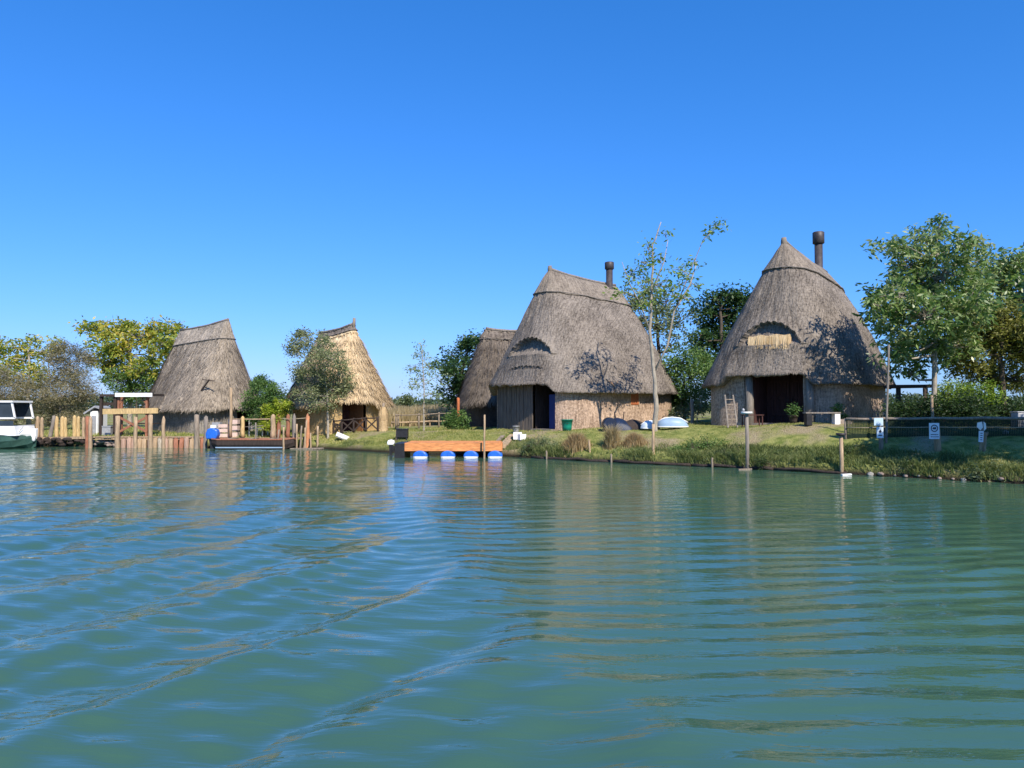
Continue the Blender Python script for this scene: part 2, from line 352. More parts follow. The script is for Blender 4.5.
class Hut:
    """local frame: +x points out of the door end, z=0 is the floor"""
    def __init__(h, name, label, c, ang, L, Wd, RL, ze, zr, nE=3.2, roof=THG, wallm=REED, bulge=.93, droop=0., rise=None, eye=None, lump=.05, tufts=3000, tuft_len=.35, overhang=.55, ridge_shift=0., cap=.80, seed=1, group=None, hipcurve=.9, caps=True, flare=.0, door=None, courses=0, cm=THC, eo=(0, 0)):
        h.eo = eo
        h.c = Vector(c); h.L, h.W, h.RL, h.ze, h.zr, h.n = L, Wd, RL, ze, zr, nE
        h.bulge, h.droop, h.rise, h.eye, h.lump, h.rs, h.seed, h.hc, h.flare, h.courses = bulge, droop, rise, eye, lump, ridge_shift, seed, hipcurve, flare, courses
        h.root = empty(name, c, label, 'hut', group, ang); h.ang = ang
        h.M = Matrix.Translation(h.c) @ Matrix.Rotation(ang, 4, 'Z')
        h.rg = np.random.default_rng(seed)
        h.th, h.s = ring_angles(L, Wd, nE, 760 if eye else 420)
        h.make_roof(roof, tufts, tuft_len)
        if caps: h.make_cap(cap, cm)
        h.make_wall(overhang, wallm, door)
    def surf(h, th, t, off=0., raw=False):
        """th, t arrays -> point, outward; t 0 eave .. 1 ridge"""
        L, Wd = h.L, h.W
        f = 1 - (1 - t) ** h.hc if h.hc < 1 else t ** h.hc
        # half sizes along the slope
        k = (1 - t)
        w = .09 + (Wd - .09) * k ** h.bulge
        l = h.RL + (L - h.RL) * k ** h.bulge
        if h.flare: 
            fl = np.exp(-t / .10) * h.flare; w = w + fl; l = l + fl
        n = h.n
        cx, sy = sup(th, n)
        x = l * cx + h.rs * t + h.eo[0] * k; y = w * sy + h.eo[1] * k
        z = h.ze + (h.zr - h.ze) * t + 0 * th
        # ridge droops to the back
        z = z - h.droop * sstep(.4, 1, t) * (h.RL - x) / (2 * h.RL + 1e-6) * 1.0
        z = z - .10 * sstep(.75, 1, t) * (1 - np.clip(np.abs(x) / max(h.RL, .1), 0, 1) ** 2)
        if h.rise is not None:
            for y0, y1, a in h.rise:                               # eave lifted over the door
                if a > 0 or True:
                    soft = .28
                    bump = sstep(y0 - soft, y0 + soft, y) * (1 - sstep(y1 - soft, y1 + soft, y)) * (cx > .25)
                    z = z + a * bump * np.exp(-t / .22)
        sl = math.atan2(h.zr - h.ze, Wd)
        nx, ny = cx * Wd, sy * L
        m = np.hypot(nx, ny) + 1e-6
        ox, oy = np.cos(th) * .0 + nx / m, ny / m
        nz = .45
        d = np.full_like(x * 1.0, off)
        if not raw:
            u = np.arctan2(sy, cx) * 5
            lum = (vnoise(u * 1.7 + 40, z, 1.1, h.seed) - .5) * 1.2 + (vnoise(u * 4 + 10, z, 2.5, h.seed + 2) - .5) * .6
            d = d + h.lump * lum * (1 - sstep(.93, 1, t) * .6)
            if h.courses:                                          # shaggy courses overlapping like steps
                ph = t * h.courses + (vnoise(u * 3, u * 0, 1.0, h.seed + 5) - .5) * .5
                d = d + .10 * (1 - (ph - np.floor(ph))) - .05
            if h.eye is not None:
                for (yc, hw, z0, ht, rec, hood, lip) in h.eye:
                    on = (cx > .2)
                    q = (y - yc) / hw
                    ztop = z0 + ht * np.clip(1 - q * q, 0, 1) ** .8 + .03 * np.sin(y * 23)
                    inside = on * (np.abs(q) < 1) * (z < ztop) * (z > z0)
                    above = on * (np.abs(q) < 1.25) * (z >= np.where(np.abs(q) < 1, ztop, z0))
                    prof = np.exp(-np.clip(z - ztop, 0, 9) / .45) * np.clip(1.25 - np.abs(q), 0, .5) * 2
                    d = d + hood * above * prof
                    d = d - rec * inside * np.clip((1 - np.abs(q)) * 5, 0, 1) * np.clip((z - z0) / .25, .25, 1)
                    below = on * (np.abs(q) < 1.1) * (z <= z0)
                    d = d + lip * below * np.exp(-(z0 - z) / .25) * np.clip((1.1 - np.abs(q)) * 3, 0, 1)
        return x + ox * d * .9, y + oy * d * .9, z + d * nz * .4, ox, oy
    def make_roof(h, m, tufts, tl):
        nt_ = 330 if h.eye else 230; t = np.linspace(0, 1, nt_)
        TH, T = np.meshgrid(h.th, t); x, y, z, ox, oy = h.surf(TH, T)
        z = z + 0
        # ragged eave edge, turned under to the wall
        rag = (vnoise(h.s, h.s * 0, 3, h.seed) - .5) * .12 + (vnoise(h.s, h.s * 0, 9, h.seed) - .5) * .06
        z[0] += rag
        x0, y0, z0, _, _ = x[0], y[0], z[0], 0, 0
        k1 = 1 - .24 / max(h.L, 1); 
        ex, ey = h.eo
        rows_x = [x0 * (1 - 1.3 / h.L), x0 * (1 - .30 / h.L), x0 * (1 - .05 / h.L)]
        rows_y = [y0 * (1 - 1.3 / h.W), y0 * (1 - .30 / h.W), y0 * (1 - .05 / h.W)]
        rows_z = [z0 + .9, z0 - .02, z0 - .06]
        X = np.vstack([rows_x, x]); Y = np.vstack([rows_y, y]); Z = np.vstack([rows_z, z])
        ny, nx = X.shape; V = np.stack([X, Y, Z], -1).reshape(-1, 3)
        slope = np.concatenate([[-1.6, -.5, -.1], t * math.hypot(h.zr - h.ze, h.W)])
        U = np.broadcast_to(h.s, (ny, nx)); VV = np.broadcast_to(slope[:, None], (ny, nx))
        wd = np.concatenate([[1, 1, 1], .25 + .75 * (1 - t)])[:, None]
        U = (U - h.s[-1] / 2) * wd
        uv = np.stack([U, VV], -1).reshape(-1, 2)
        i = np.arange(ny * nx).reshape(ny, nx); Q = np.stack([i[:-1, :-1], i[:-1, 1:], i[1:, 1:], i[1:, :-1]], -1).reshape(-1, 4)
        # straw ends: fringe of the eave and loose stalks over the slope
        r = h.rg; nf = int(h.s[-1] * 75)
        thf = r.uniform(-math.pi, math.pi, nf); thf = np.interp(r.uniform(0, h.s[-1], nf), h.s, h.th)
        tf = np.zeros(nf)
        tht = np.interp(r.uniform(0, h.s[-1], tufts), h.s, h.th); tt = 1 - np.sqrt(r.uniform(.02, 1, tufts)); tt = np.clip(tt, .01, .97)
        A = np.concatenate([thf, tht]); B = np.concatenate([tf, tt]); n = len(A)
        px, py, pz, ox_, oy_ = h.surf(A, B, .0); qx, qy, qz, _, _ = h.surf(A, np.clip(B + .03, 0, 1), .0, True); rx, ry, rz, _, _ = h.surf(A, B, .0, True)
        P = np.stack([px, py, pz], -1); dn = np.stack([rx - qx, ry - qy, rz - qz], -1); dn /= np.linalg.norm(dn, axis=1, keepdims=True) + 1e-9
        out = np.stack([ox_, oy_, np.full(n, .35)], -1)
        ln = np.where(B == 0, r.uniform(.05, .17, n) * (1 if tl < .3 else 1.8), r.uniform(.4, 1.1, n) * tl)
        lift = np.where(B == 0, r.uniform(-.25, .25, n), r.uniform(.03, .30, n) * (tl / .35) ** .3)
        side = np.stack([-oy_, ox_, np.zeros(n)], -1)
        dirv = dn + out * lift[:, None] + side * r.normal(0, .16, n)[:, None]
        root = P - dn * (.10 * (B == 0))[:, None] + out * .01
        wd_ = r.uniform(.008, .022, n)[:, None]
        a = root - side * wd_; b_ = root + side * wd_; tip = root + dirv * ln[:, None]
        c = tip + side * wd_ * .3; d_ = tip - side * wd_ * .3
        BV = np.stack([a, b_, c, d_], 1).reshape(-1, 3); base = len(V); BQ = base + np.arange(n * 4).reshape(n, 4)
        bu = r.uniform(-8, 8, n); bv = r.uniform(0, 8, n)
        buv = np.stack([np.stack([bu, bv], -1)] * 4, 1); buv[:, 2:, 1] += .1
        me = np_mesh('thatched_roof', np.vstack([V, BV]), np.vstack([Q, BQ]), m, np.vstack([uv, buv.reshape(-1, 2)]))
        sm = np.zeros(len(me.polygons), bool); sm[:len(Q)] = True
        if len(me.polygons) == len(Q) + len(BQ): me.polygons.foreach_set('use_smooth', sm)
        h.roof = link('thatched_roof', me, h.root)
    def make_cap(h, t0, m):
        t = np.concatenate([[t0, t0], np.linspace(t0, 1, 40), [1.0]]); nt_ = len(t)
        offs = np.concatenate([[-.05, .04], np.full(40, .05), [.07]])
        th = h.th[::2]; TH, T = np.meshgrid(th, t); O = np.broadcast_to(offs[:, None], TH.shape)
        sag = (vnoise(h.s[::2], h.s[::2] * 0, 1.2, h.seed + 3) - .5) * .02
        T2 = np.clip(T + sag[None, :] * (T < t0 + .05), 0, 1)
        x, y, z, _, _ = h.surf(TH, T2, 0.); X = x; 
        m_ = np.hypot(np.cos(TH), np.sin(TH)); cx, sy = sup(TH, h.n); nx_, ny_ = cx * h.W, sy * h.L; mm = np.hypot(nx_, ny_) + 1e-6
        x = x + nx_ / mm * O; y = y + ny_ / mm * O; z = z + O * .6
        ny, nx = x.shape; V = np.stack([x, y, z], -1).reshape(-1, 3)
        U = np.broadcast_to(h.s[::2][None, :] * .4, (ny, nx)); VV = T * 7 + 3
        i = np.arange(ny * nx).reshape(ny, nx); Q = np.stack([i[:-1, :-1], i[:-1, 1:], i[1:, 1:], i[1:, :-1]], -1).reshape(-1, 4)
        link('ridge_cap', np_mesh('ridge_cap', V, Q, m, np.stack([U, VV], -1).reshape(-1, 2), True), h.root)
        # binding pole laid round the roof under the cap, and the pole along the ridge
        xs_, ys_, zs_, _, _ = h.surf(h.th[::6], np.full(len(h.th[::6]), t0 + .004), .085)
        MB().tube([(a, b, c) for a, b, c in zip(xs_, ys_, zs_)], .028, 5).build('binding_pole', GREYW, h.root)
        e = []
        for s_ in np.linspace(-1, 1, 9):
            xx = h.RL * s_ + h.rs; zz = h.zr + .10 - h.droop * (h.RL - xx) / (2 * h.RL) - .10 * (1 - s_ * s_); e.append((xx, .02 * math.sin(s_ * 7), zz))
        MB().tube(e, .085, 7, wob=.12).build('ridge_pole', GREYW, h.root)
    def finial(h, ht=.45, r=.13):
        x = h.RL + h.rs; MB().tube([(x - .05, 0, h.zr - .25), (x, 0, h.zr + ht * .4), (x + .02, 0, h.zr + ht)], [r * 1.3, r, r * .8], 8, wob=.1).build('ridge_finial', THC, h.root)
    def ridge_z(h, x): return h.zr - h.droop * (h.RL - x) / (2 * h.RL)
    def chimney(h, x, y, z0, z1, r, capr, caph):
        f = MB().lathe([(r * 1.5, z0), (r * 1.5, z0 + .5), (r, z0 + .62), (r, z1 - caph * .6), (r * 1.08, z1 - caph * .6)], 18, (x, y, 0)).build('chimney', METAL, h.root)
        MB().lathe([(capr * .8, z1 - caph), (capr, z1 - caph + .03), (capr, z1 - .03), (capr * .85, z1)], 18, (x, y, 0)).build('chimney_cowl', METAL, f)
    def make_wall(h, ov, m, door):
        """door: list of (y0,y1) gaps in the door end, local y"""
        L, Wd = h.L - ov, h.W - ov; h.WL, h.WW = L, Wd
        n = h.n + .8; th, s = ring_angles(L, Wd, n, 360); x, y = sup(th, n); x = x * L; y = y * Wd
        zs = np.array([-.9, 0, .5, 1.0, 1.5, h.ze - .1, h.ze + .35, h.ze + .75]); 
        V = []; UVs = []
        for inn in (0, .16):
            for z in zs:
                k = 1 - inn / np.hypot(L, Wd) * 1.2; w = (vnoise(s, s * 0 + z, .8, h.seed) - .5) * .06
                V.append(np.stack([x * k + w + h.eo[0], y * k + w + h.eo[1], np.full_like(x, z)], -1)); UVs.append(np.stack([s, np.full_like(s, z)], -1))
        V = np.concatenate(V); UVs = np.concatenate(UVs); ncol = len(th); nz_ = len(zs)
        Q = []
        gap = np.zeros(ncol, bool)
        if door:
            for a, b in door: gap |= (x > L * .55) & (y > a) & (y < b)
        for j in range(nz_ - 1):
            for i in range(ncol - 1):
                if gap[i] and gap[i + 1] : continue
                p = j * ncol + i; Q.append((p, p + 1, p + 1 + ncol, p + ncol)); p += nz_ * ncol; Q.append((p + 1, p, p + ncol, p + 1 + ncol))
        for i in range(1, ncol - 1):
            if gap[i] and (not gap[i - 1] or not gap[i + 1]):
                for j in range(nz_ - 1):
                    p = j * ncol + i; q = p + nz_ * ncol; Q.append((p, q, q + ncol, p + ncol))
        h.wall = link('wall', np_mesh('wall', V, np.array(Q), m, UVs), h.root)
    def wall_pt(h, y, off=0.): 
        """x of the door-end wall at local y"""
        n = h.n + .8; q = min(.999, abs(y - h.eo[1]) / h.WW); return h.WL * (1 - q ** n) ** (1 / n) + off + h.eo[0]

def hut_frame(px, py, Y, ang_deg, RL, base):
    """ridge near end at pixel px,py depth Y; ang = world direction of local +x; returns centre and ridge height"""
    p = at(px, py, Y); a = R(ang_deg); c = p - Vector((math.cos(a), math.sin(a), 0)) * RL
    return Vector((c.x, c.y, base)), a, p.z - base

# --- right hut: dark smooth roof, tall flue
c3, a3, z3 = hut_frame(784, 243, 34.0, 231, 3.1, 1.50)
HR = Hut('thatched_hut', 'tall grey thatched hut with tall flue pipe, beside the big leafy tree', c3, a3, 4.9, 3.9, 3.1, 1.72, z3, nE=3.0, roof=THG, wallm=REEDD, droop=.55, rise=[(-2.15, 1.6, .42)],
         eye=[(-.15, 1.32, 3.42, .98, .15, .24, .10)], door=[(-.95, 1.65)], seed=3, lump=.05, tufts=5000, tuft_len=.13, bulge=.77, eo=(.28, -.35), group='thatched reed huts on the bank')
HR.finial(.25, .13)
HR.chimney(-3.0, -.35, 6.4, z3 + 1.65, .2, .29, .62)
# --- middle hut
c2, a2, z2 = hut_frame(550, 271, 40.0, 219, 2.5, 1.12)
HC = Hut('thatched_hut', 'wide grey thatched hut with short flue and plank front, behind the tall slender tree', c2, a2, 5.0, 4.15, 2.5, 1.85, z2, nE=3.0, roof=THG, wallm=REED, droop=.35, rise=[(-3.2, 2.4, .42)],
         eye=[(.45, 1.45, 3.75, .86, .17, .24, .14), (.5, 1.3, 3.0, .18, .16, .05, .05)], door=[(-3.0, 2.3)], seed=8, lump=.06, tufts=5000, tuft_len=.13, bulge=.79, group='thatched reed huts on the bank')
HC.finial(.28, .12)
HC.chimney(-1.75, .25, 6.0, z2 + .95, .19, .26, .42)
# --- small shaggy hut behind the middle one
c5, a5, z5 = hut_frame(486, 330, 48.0, 200, 1.6, 1.0)
HS = Hut('thatched_hut', 'small shaggy dark brown thatched hut half hidden behind the left end of the middle hut', c5, a5, 3.1, 2.8, 1.6, 1.75, z5, roof=THS, wallm=mat('dark_reed_wall', (.05, .04, .032), vary=.4, scale=5), seed=12, lump=.16, tufts=20000, tuft_len=.75, courses=7, cap=.86, group='thatched reed huts on the bank', bulge=.9, cm=THS)
# --- straw-coloured hut, left of centre
c4, a4, z4 = hut_frame(354, 325, 45.0, 322, 1.6, .78)
HY4 = Hut('thatched_hut', 'straw-coloured shaggy thatched hut with yellow walls, behind the round grey-green tree', c4, a4, 2.75, 2.9, 1.6, 1.62, z4, roof=THY, wallm=REEDY, rise=[(-2.3, .4, .35)], door=[(-1.5, .3)], seed=21, lump=.08, tufts=24000, tuft_len=.5, eo=(.15, .1), courses=9, cap=.93, droop=.35, group='thatched reed huts on the bank', bulge=.97, cm=THS)
HY4.finial(.42, .1)
# --- leftmost hut
c1, a1, z1 = hut_frame(228, 321, 46.8, 322, 2.8, .50)
HL = Hut('thatched_hut', 'leftmost thatched hut with rough grey roof and dark doorway, behind the boat landing', c1, a1, 3.6, 2.75, 2.8, 1.65, z1, nE=4.4, roof=THR, wallm=REEDG, rise=[(-.9, 2.4, .12)], door=[(.55, 2.0)], seed=31, lump=.09, tufts=17000, tuft_len=.4, cap=.79, group='thatched reed huts on the bank', bulge=.98, droop=.3, cm=THR)

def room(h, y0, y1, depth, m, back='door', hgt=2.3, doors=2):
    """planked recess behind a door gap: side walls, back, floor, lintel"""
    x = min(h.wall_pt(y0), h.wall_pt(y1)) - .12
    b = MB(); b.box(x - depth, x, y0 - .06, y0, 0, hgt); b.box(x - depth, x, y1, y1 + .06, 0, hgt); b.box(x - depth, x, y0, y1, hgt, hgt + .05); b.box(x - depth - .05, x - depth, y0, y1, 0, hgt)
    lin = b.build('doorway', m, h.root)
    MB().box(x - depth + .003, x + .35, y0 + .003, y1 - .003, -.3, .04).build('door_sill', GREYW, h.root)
    w = (y1 - y0) / doors
    for k in range(doors):
        d = MB()
        n = 7
        for j in range(n):
            ya = y0 + k * w + .02 + j * (w - .04) / n; d.box(x - depth + .01, x - depth + .05 + .006 * (j % 2), ya + .006, ya + (w - .04) / n - .006, .05, hgt - .12)
        for zz in (.35, 1.1, 1.85): d.box(x - depth + .058, x - depth + .085, y0 + k * w + .04, y0 + (k + 1) * w - .04, zz, zz + .1)
        o = d.build('door', BRNW, h.root)
        MB().lathe([(.012, 0), (.022, .01), (.022, .1), (.012, .11)], 8, (x - depth + .11, y0 + w * (1 if k == 0 else 1) + (-.08 if k == 0 else .08), 1.0)).build('handle', METAL, o)
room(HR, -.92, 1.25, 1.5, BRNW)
for yy in (-1.05, 1.5):
    hy = HR.wall_pt(yy) + .06
    MB().tube([(hy, yy, -.3), (hy + .02, yy + .03, 1.0), (hy, yy - .02, 2.3)], [.2, .17, .15], 9, wob=.15).build('door_post', GREYW, HR.root)
# left end of the right hut: reed panel wall section closed beside the doorway
b = MB()
for k in range(9):
    ya = 1.62 + k * .0
# middle hut: recessed plank front with a dark doorway and a blue door leaf
def planks(h, y0, y1, n, m, z0=0., z1=2.35, rec=.15, name='plank_front'):
    b = MB(); w = (y1 - y0) / n
    for k in range(n):
        ya = y0 + k * w; xa = h.wall_pt(ya) - rec; xb = h.wall_pt(ya + w) - rec; j = random.uniform(-.02, .02)
        b.beam((xa + j, ya + .008, (z0 + z1) / 2), (xb + j, ya + w - .008, (z0 + z1) / 2), .05, z1 - z0)
    return b.build(name, m, h.root)
planks(HC, -3.05, .7, 26, mat('brown_plank_wood', (.15, .12, .095), vary=.45, scale=3, bump=.6, bscale=14, stretch=(5, 5, .5)), -.6)
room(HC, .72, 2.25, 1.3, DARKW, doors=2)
xb = HC.wall_pt(2.2) - .35
MB().box(xb - .05, xb, 1.5, 2.2, .06, 1.75).build('blue_door_leaf', DBLUE, HC.root)
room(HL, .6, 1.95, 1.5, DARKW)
room(HY4, -1.45, .25, 1.2, mat('warm_brown_wood', (.25, .12, .05), vary=.3, scale=4), doors=2)
# eyebrow infill: straw fringe hanging in the opening of the right hut, reed panels in both
def fringe(h, name, y0, y1, z0, z1, m, x0, n=1400, ln=.5):
    r = np.random.default_rng(4); yy = r.uniform(y0, y1, n); 
    top = z1 + .03 * np.sin(yy * 9) + r.uniform(-.04, .04, n)
    xs_ = x0(yy, top); l = r.uniform(.5, 1.12, n) * (z1 - z0)
    P = np.stack([xs_ + r.uniform(-.06, .10, n), yy, top], -1); D = np.stack([r.uniform(.12, .34, n) * l, r.normal(0, .07, n) * l, -l], -1); w = r.uniform(.012, .024, n)[:, None] * np.array([[0, 1, 0]])
    V = np.stack([P - w, P + w, P + D + w * .5, P + D - w * .5], 1).reshape(-1, 3); u = r.uniform(0, 9, n)
    uv = np.repeat(np.stack([u, r.uniform(0, 5, n)], -1), 4, 0)
    o = link(name, np_mesh(name, V, np.arange(4 * n).reshape(n, 4), m, uv), h.root); return o
def roof_x(h, off):
    def f(y, z):
        out = []
        for a, b in zip(np.atleast_1d(y), np.atleast_1d(z)):
            t = np.clip((b - h.ze) / (h.zr - h.ze), 0, 1); l = h.RL + (h.L - h.RL) * (1 - t) ** h.bulge; w = .09 + (h.W - .09) * (1 - t) ** h.bulge
            q = min(.99, abs(a) / w); out.append(l * (1 - q ** h.n) ** (1 / h.n) + off + h.rs * t)
        return np.array(out)
    return f
fringe(HR, 'straw_fringe', -1.05, .75, 3.28, 3.82, STRAW, roof_x(HR, .20), 3400)
fringe(HC, 'straw_fringe', -.9, 1.75, 3.0, 3.62, THC, roof_x(HC, .0), 3000)
# shutter in the long wall of the middle hut
def long_wall_box(h, x, z0, z1, w, m, name, side=1, th=.06):
    n = h.n + .8; q = abs(x) / h.WL; y = h.WW * (1 - q ** n) ** (1 / n) * side
    b = MB(); b.box(x - w / 2, x + w / 2, y - .02, y + th * side if side > 0 else y + .1, z0, z1) if side > 0 else b.box(x - w / 2, x + w / 2, y - th, y + .05, z0, z1)
    return b.build(name, m, h.root), y
# ------------------------------------------------------------------ vegetation
LF_DARK = leaf_mat('dark_leaves', [(0.013, 0.034, 0.01), (0.036, 0.081, 0.021), (0.078, 0.143, 0.039)])
LF_GREEN = leaf_mat('green_leaves', [(0.033, 0.075, 0.018), (0.075, 0.15, 0.033), (0.18, 0.27, 0.075)])
LF_ASH = leaf_mat('tree_leaves', [(0.035, 0.075, 0.018), (0.085, 0.155, 0.035), (0.17, 0.26, 0.07), (0.38, 0.42, 0.19)], rough=.4, spec=.5)
LF_YEL = leaf_mat('yellow_green_leaves', [(0.05, 0.11, 0.02), (0.14, 0.21, 0.03), (0.34, 0.36, 0.05), (0.52, 0.42, 0.08)])
LF_GREY = leaf_mat('grey_green_leaves', [(0.05, 0.075, 0.03), (0.13, 0.17, 0.07), (0.26, 0.3, 0.15)])
LF_PALE = leaf_mat('pale_leaves', [(0.104, 0.169, 0.065), (0.208, 0.286, 0.117), (0.39, 0.442, 0.234)])
LF_BRN = leaf_mat('brown_green_leaves', [(0.055, 0.055, 0.022), (0.13, 0.12, 0.05), (0.22, 0.195, 0.09), (0.33, 0.28, 0.17)], trans=.25)
LF_BRIGHT = leaf_mat('bright_leaves', [(.06, .12, .015), (.16, .26, .03), (.3, .38, .06)])
LF_SLIM = leaf_mat('slender_tree_leaves', [(.05, .10, .015), (.13, .21, .03), (.26, .36, .07)])  # yellow-green foliage of the slender tree
LF_HEDGE = leaf_mat('hedge_leaves', [(.010, .024, .008), (.026, .055, .015), (.06, .10, .03)])
LF_SILV = leaf_mat('silvery_olive_leaves', [(.07, .09, .035), (.17, .20, .085), (.32, .34, .17)])
LF_OLV = leaf_mat('olive_leaves', [(0.06, 0.075, 0.021), (0.15, 0.173, 0.038), (0.3, 0.285, 0.075)])
LF_LIME = leaf_mat('lime_leaves', [(.14, .22, .02), (.30, .38, .03), (.5, .5, .08)])

def leaves(P, rng, size, asp=.42, droop=.3, tilt=1.0):
    """one folded-over diamond per leaf"""
    n = len(P); d = rng.normal(0, 1, (n, 3)); d[:, 2] = d[:, 2] * .6 - droop; d /= np.linalg.norm(d, axis=1, keepdims=True)
    u = rng.normal(0, 1, (n, 3)); u[:, 2] += tilt * .0; s = np.cross(d, u); s /= np.linalg.norm(s, axis=1, keepdims=True) + 1e-9
    l = (size * rng.uniform(.6, 1.35, n))[:, None]; w = l * asp * .5
    V = np.stack([P, P + d * l * .45 + s * w, P + d * l, P + d * l * .45 - s * w], 1).reshape(-1, 3)
    return V, np.arange(4 * n).reshape(n, 4)

def plant(name, label, cat, base, blobs, m, size, per, bark=BARK, trunk=None, tr=(.12, .05), cl=.45, seed=1, group=None, asp=.42, droop=.3, twig=.012, ncl=None, crown='crown', stem='trunk', br=.05, hollow=.35, flat=1., limbs=()):
    """blobs: world ellipsoids (centre, rx, ry, rz, weight); leaves sit in clusters at twig ends inside them"""
    rng = np.random.default_rng(seed); random.seed(seed)
    root = empty(name, base, label, cat, group)
    B = Vector(base); trunk = trunk or [(0, 0, -.3), (0, 0, .5)]
    mb = MB(); tp = [Vector(p) for p in trunk]; n = len(tp)
    # finer trunk path with a slight wander
    fine = []; rads = []
    for i in range(n - 1):
        for k in range(4):
            f = k / 4; p = tp[i].lerp(tp[i + 1], f); q = (i + f) / (n - 1)
            fine.append(p + Vector((random.uniform(-1, 1), random.uniform(-1, 1), 0)) * tr[0] * .22); rads.append(tr[0] + (tr[1] - tr[0]) * q)
    fine.append(tp[-1]); rads.append(tr[1]); rads[0] *= 1.35
    mb.tube(fine, rads, 9, wob=.06)
    for lp, ra, rb in limbs:
        lp = [Vector(q) for q in lp]; k = len(lp); lr = [ra + (rb - ra) * i / (k - 1) for i in range(k)]; mb.tube(lp, lr, 7, wob=.06)
        for i in range(k - 1):
            for f in (0, .5): fine.append(lp[i].lerp(lp[i + 1], f)); rads.append(lr[i])
        fine.append(lp[-1]); rads.append(lr[-1])
    Ps = []
    for (c, rx, ry, rz, wt) in blobs:
        c = Vector(c) - B
        cand = [((abs(p.z - (c.z - rz * .55)) * 1.0 + (p - c).length * .5) if not limbs else (p - c).length + 2 * max(0, p.z - c.z), i) for i, p in enumerate(fine)]; i0 = min(cand)[1]
        st = fine[i0]; mid = st.lerp(c, .5) + Vector((0, 0, -.08 * (c - st).length)) + Vector(rng.normal(0, .06, 3)) * (c - st).length
        r0 = min(rads[i0] * .62, br * 1.6)
        mb.tube([st, st.lerp(mid, .5), mid, mid.lerp(c, .6), c], [r0, r0 * .85, r0 * .65, r0 * .5, r0 * .35], 6, wob=.08)
        k = max(3, int(wt)); dirs = rng.normal(0, 1, (k, 3)); dirs /= np.linalg.norm(dirs, axis=1, keepdims=True); rad = rng.uniform(hollow, 1, k) ** .6
        pts = dirs * rad[:, None] * np.array([rx, ry, rz]) + np.array(c)
        for p in pts:
            pv = Vector(p); s_ = mid.lerp(c, random.uniform(.2, 1)) if random.random() < .7 else c
            if k < 400 : mb.tube([s_, s_.lerp(pv, .5) + Vector((0, 0, .04 * (pv - s_).length)), pv], [r0 * .3 + twig * .5, twig, twig * .5], 4, cap=False)
            cr = cl * rng.uniform(.6, 1.3); m_ = int(per * rng.uniform(.6, 1.4))
            o = np.clip(rng.normal(0, .5, (m_, 3)), -1, 1) * cr * np.array([1, 1, .75 * flat]); Ps.append(p + o)
    Ps = np.concatenate(Ps); V, Q = leaves(Ps, rng, size, asp, droop)
    mb.build(stem, bark, root)
    link(crown, np_mesh(crown, V, Q, m), root)
    return root
def pb(L, Y, jit=1.2, wt=1.):
    """pixel blobs (px,py,rx,ry[,weight[,dY]]) -> world ellipsoids round depth Y"""
    out = []
    for b in L:
        px, py, rx, ry = b[:4]; w = b[4] if len(b) > 4 else rx * ry * .06; dy = b[5] if len(b) > 5 else random.uniform(-1, 1) * jit
        c = at(px, py, Y + dy); k = Y / F; out.append((tuple(c), rx * k, (rx + ry) / 2 * k, ry * k, w * wt))
    return out
def base_of(px, Y, sink=0.): 
    p = gpx(px, Y); return (p.x, p.y, p.z - sink)
def path(base, pts, Y):
    return [(0, 0, -.3)] + [tuple(at(px, py, Y + (q[0] if q else 0)) - Vector(base)) for px, py, *q in pts]

# big leafy tree right of the right hut
Yb = 29.5; b_ = base_of(933, Yb)
random.seed(1)
plant('leafy_tree', 'big leafy tree on a slim pale trunk, standing right of the right hut', 'tree', b_,
      pb([(895, 295, 26, 18), (880, 292, 18, 11), (885, 318, 22, 16), (900, 335, 22, 16), (906, 262, 20, 14), (883, 248, 12, 6, 6), (930, 240, 26, 16), (940, 225, 12, 8, 7), (962, 245, 24, 14), (905, 245, 14, 8, 8), (915, 280, 30, 22), (945, 275, 34, 24),
          (970, 268, 20, 18), (925, 315, 34, 26), (955, 310, 34, 26), (925, 350, 30, 20), (890, 350, 18, 12, 10), (950, 345, 28, 20), (905, 372, 20, 10, 10), (975, 300, 20, 20), (875, 305, 10, 8, 5)], Yb, 1.5, 1.15), LF_ASH, .25, 24,
      trunk=path(b_, [(934, 380), (936, 330), (934, 290), (938, 245)], Yb), tr=(.11, .05), cl=.36, seed=4, droop=.55, asp=.34, br=.06)
Yb = 33; b_ = base_of(990, Yb)
plant('leafy_tree', 'tall green tree at the right edge, behind the big leafy tree', 'tree', b_,
      pb([(995, 275, 28, 20), (1020, 300, 28, 30), (1000, 262, 16, 8, 7), (975, 300, 22, 20), (1015, 262, 20, 12), (1040, 280, 20, 30), (985, 330, 30, 20), (1030, 335, 30, 25), (1060, 310, 30, 40), (1045, 260, 25, 15)], Yb, 1.5, 1.3), LF_ASH, .25, 28, bark=DBARK,
      trunk=path(b_, [(992, 370), (996, 320), (1005, 270)], Yb), tr=(.16, .06), cl=.4, seed=5, droop=.5, asp=.36)
Yb = 31; b_ = base_of(1005, Yb)
plant('olive_green_tree', 'rounder olive-yellow tree low at the right edge, above the hedge', 'tree', b_,
      pb([(985, 330, 24, 20), (1010, 345, 26, 24), (960, 350, 22, 18), (1000, 315, 20, 14), (1035, 340, 20, 30), (975, 372, 26, 14), (1015, 378, 28, 14)], Yb, .9, 1.7), LF_OLV, .15, 60, bark=DBARK,
      trunk=path(b_, [(1003, 385), (1000, 355), (1002, 330)], Yb), tr=(.14, .07), cl=.42, seed=6)
b_ = (18.9, 20.7, g(18.9, 20.7))  # unseen tree added beyond the right edge to throw shade on the fence bank
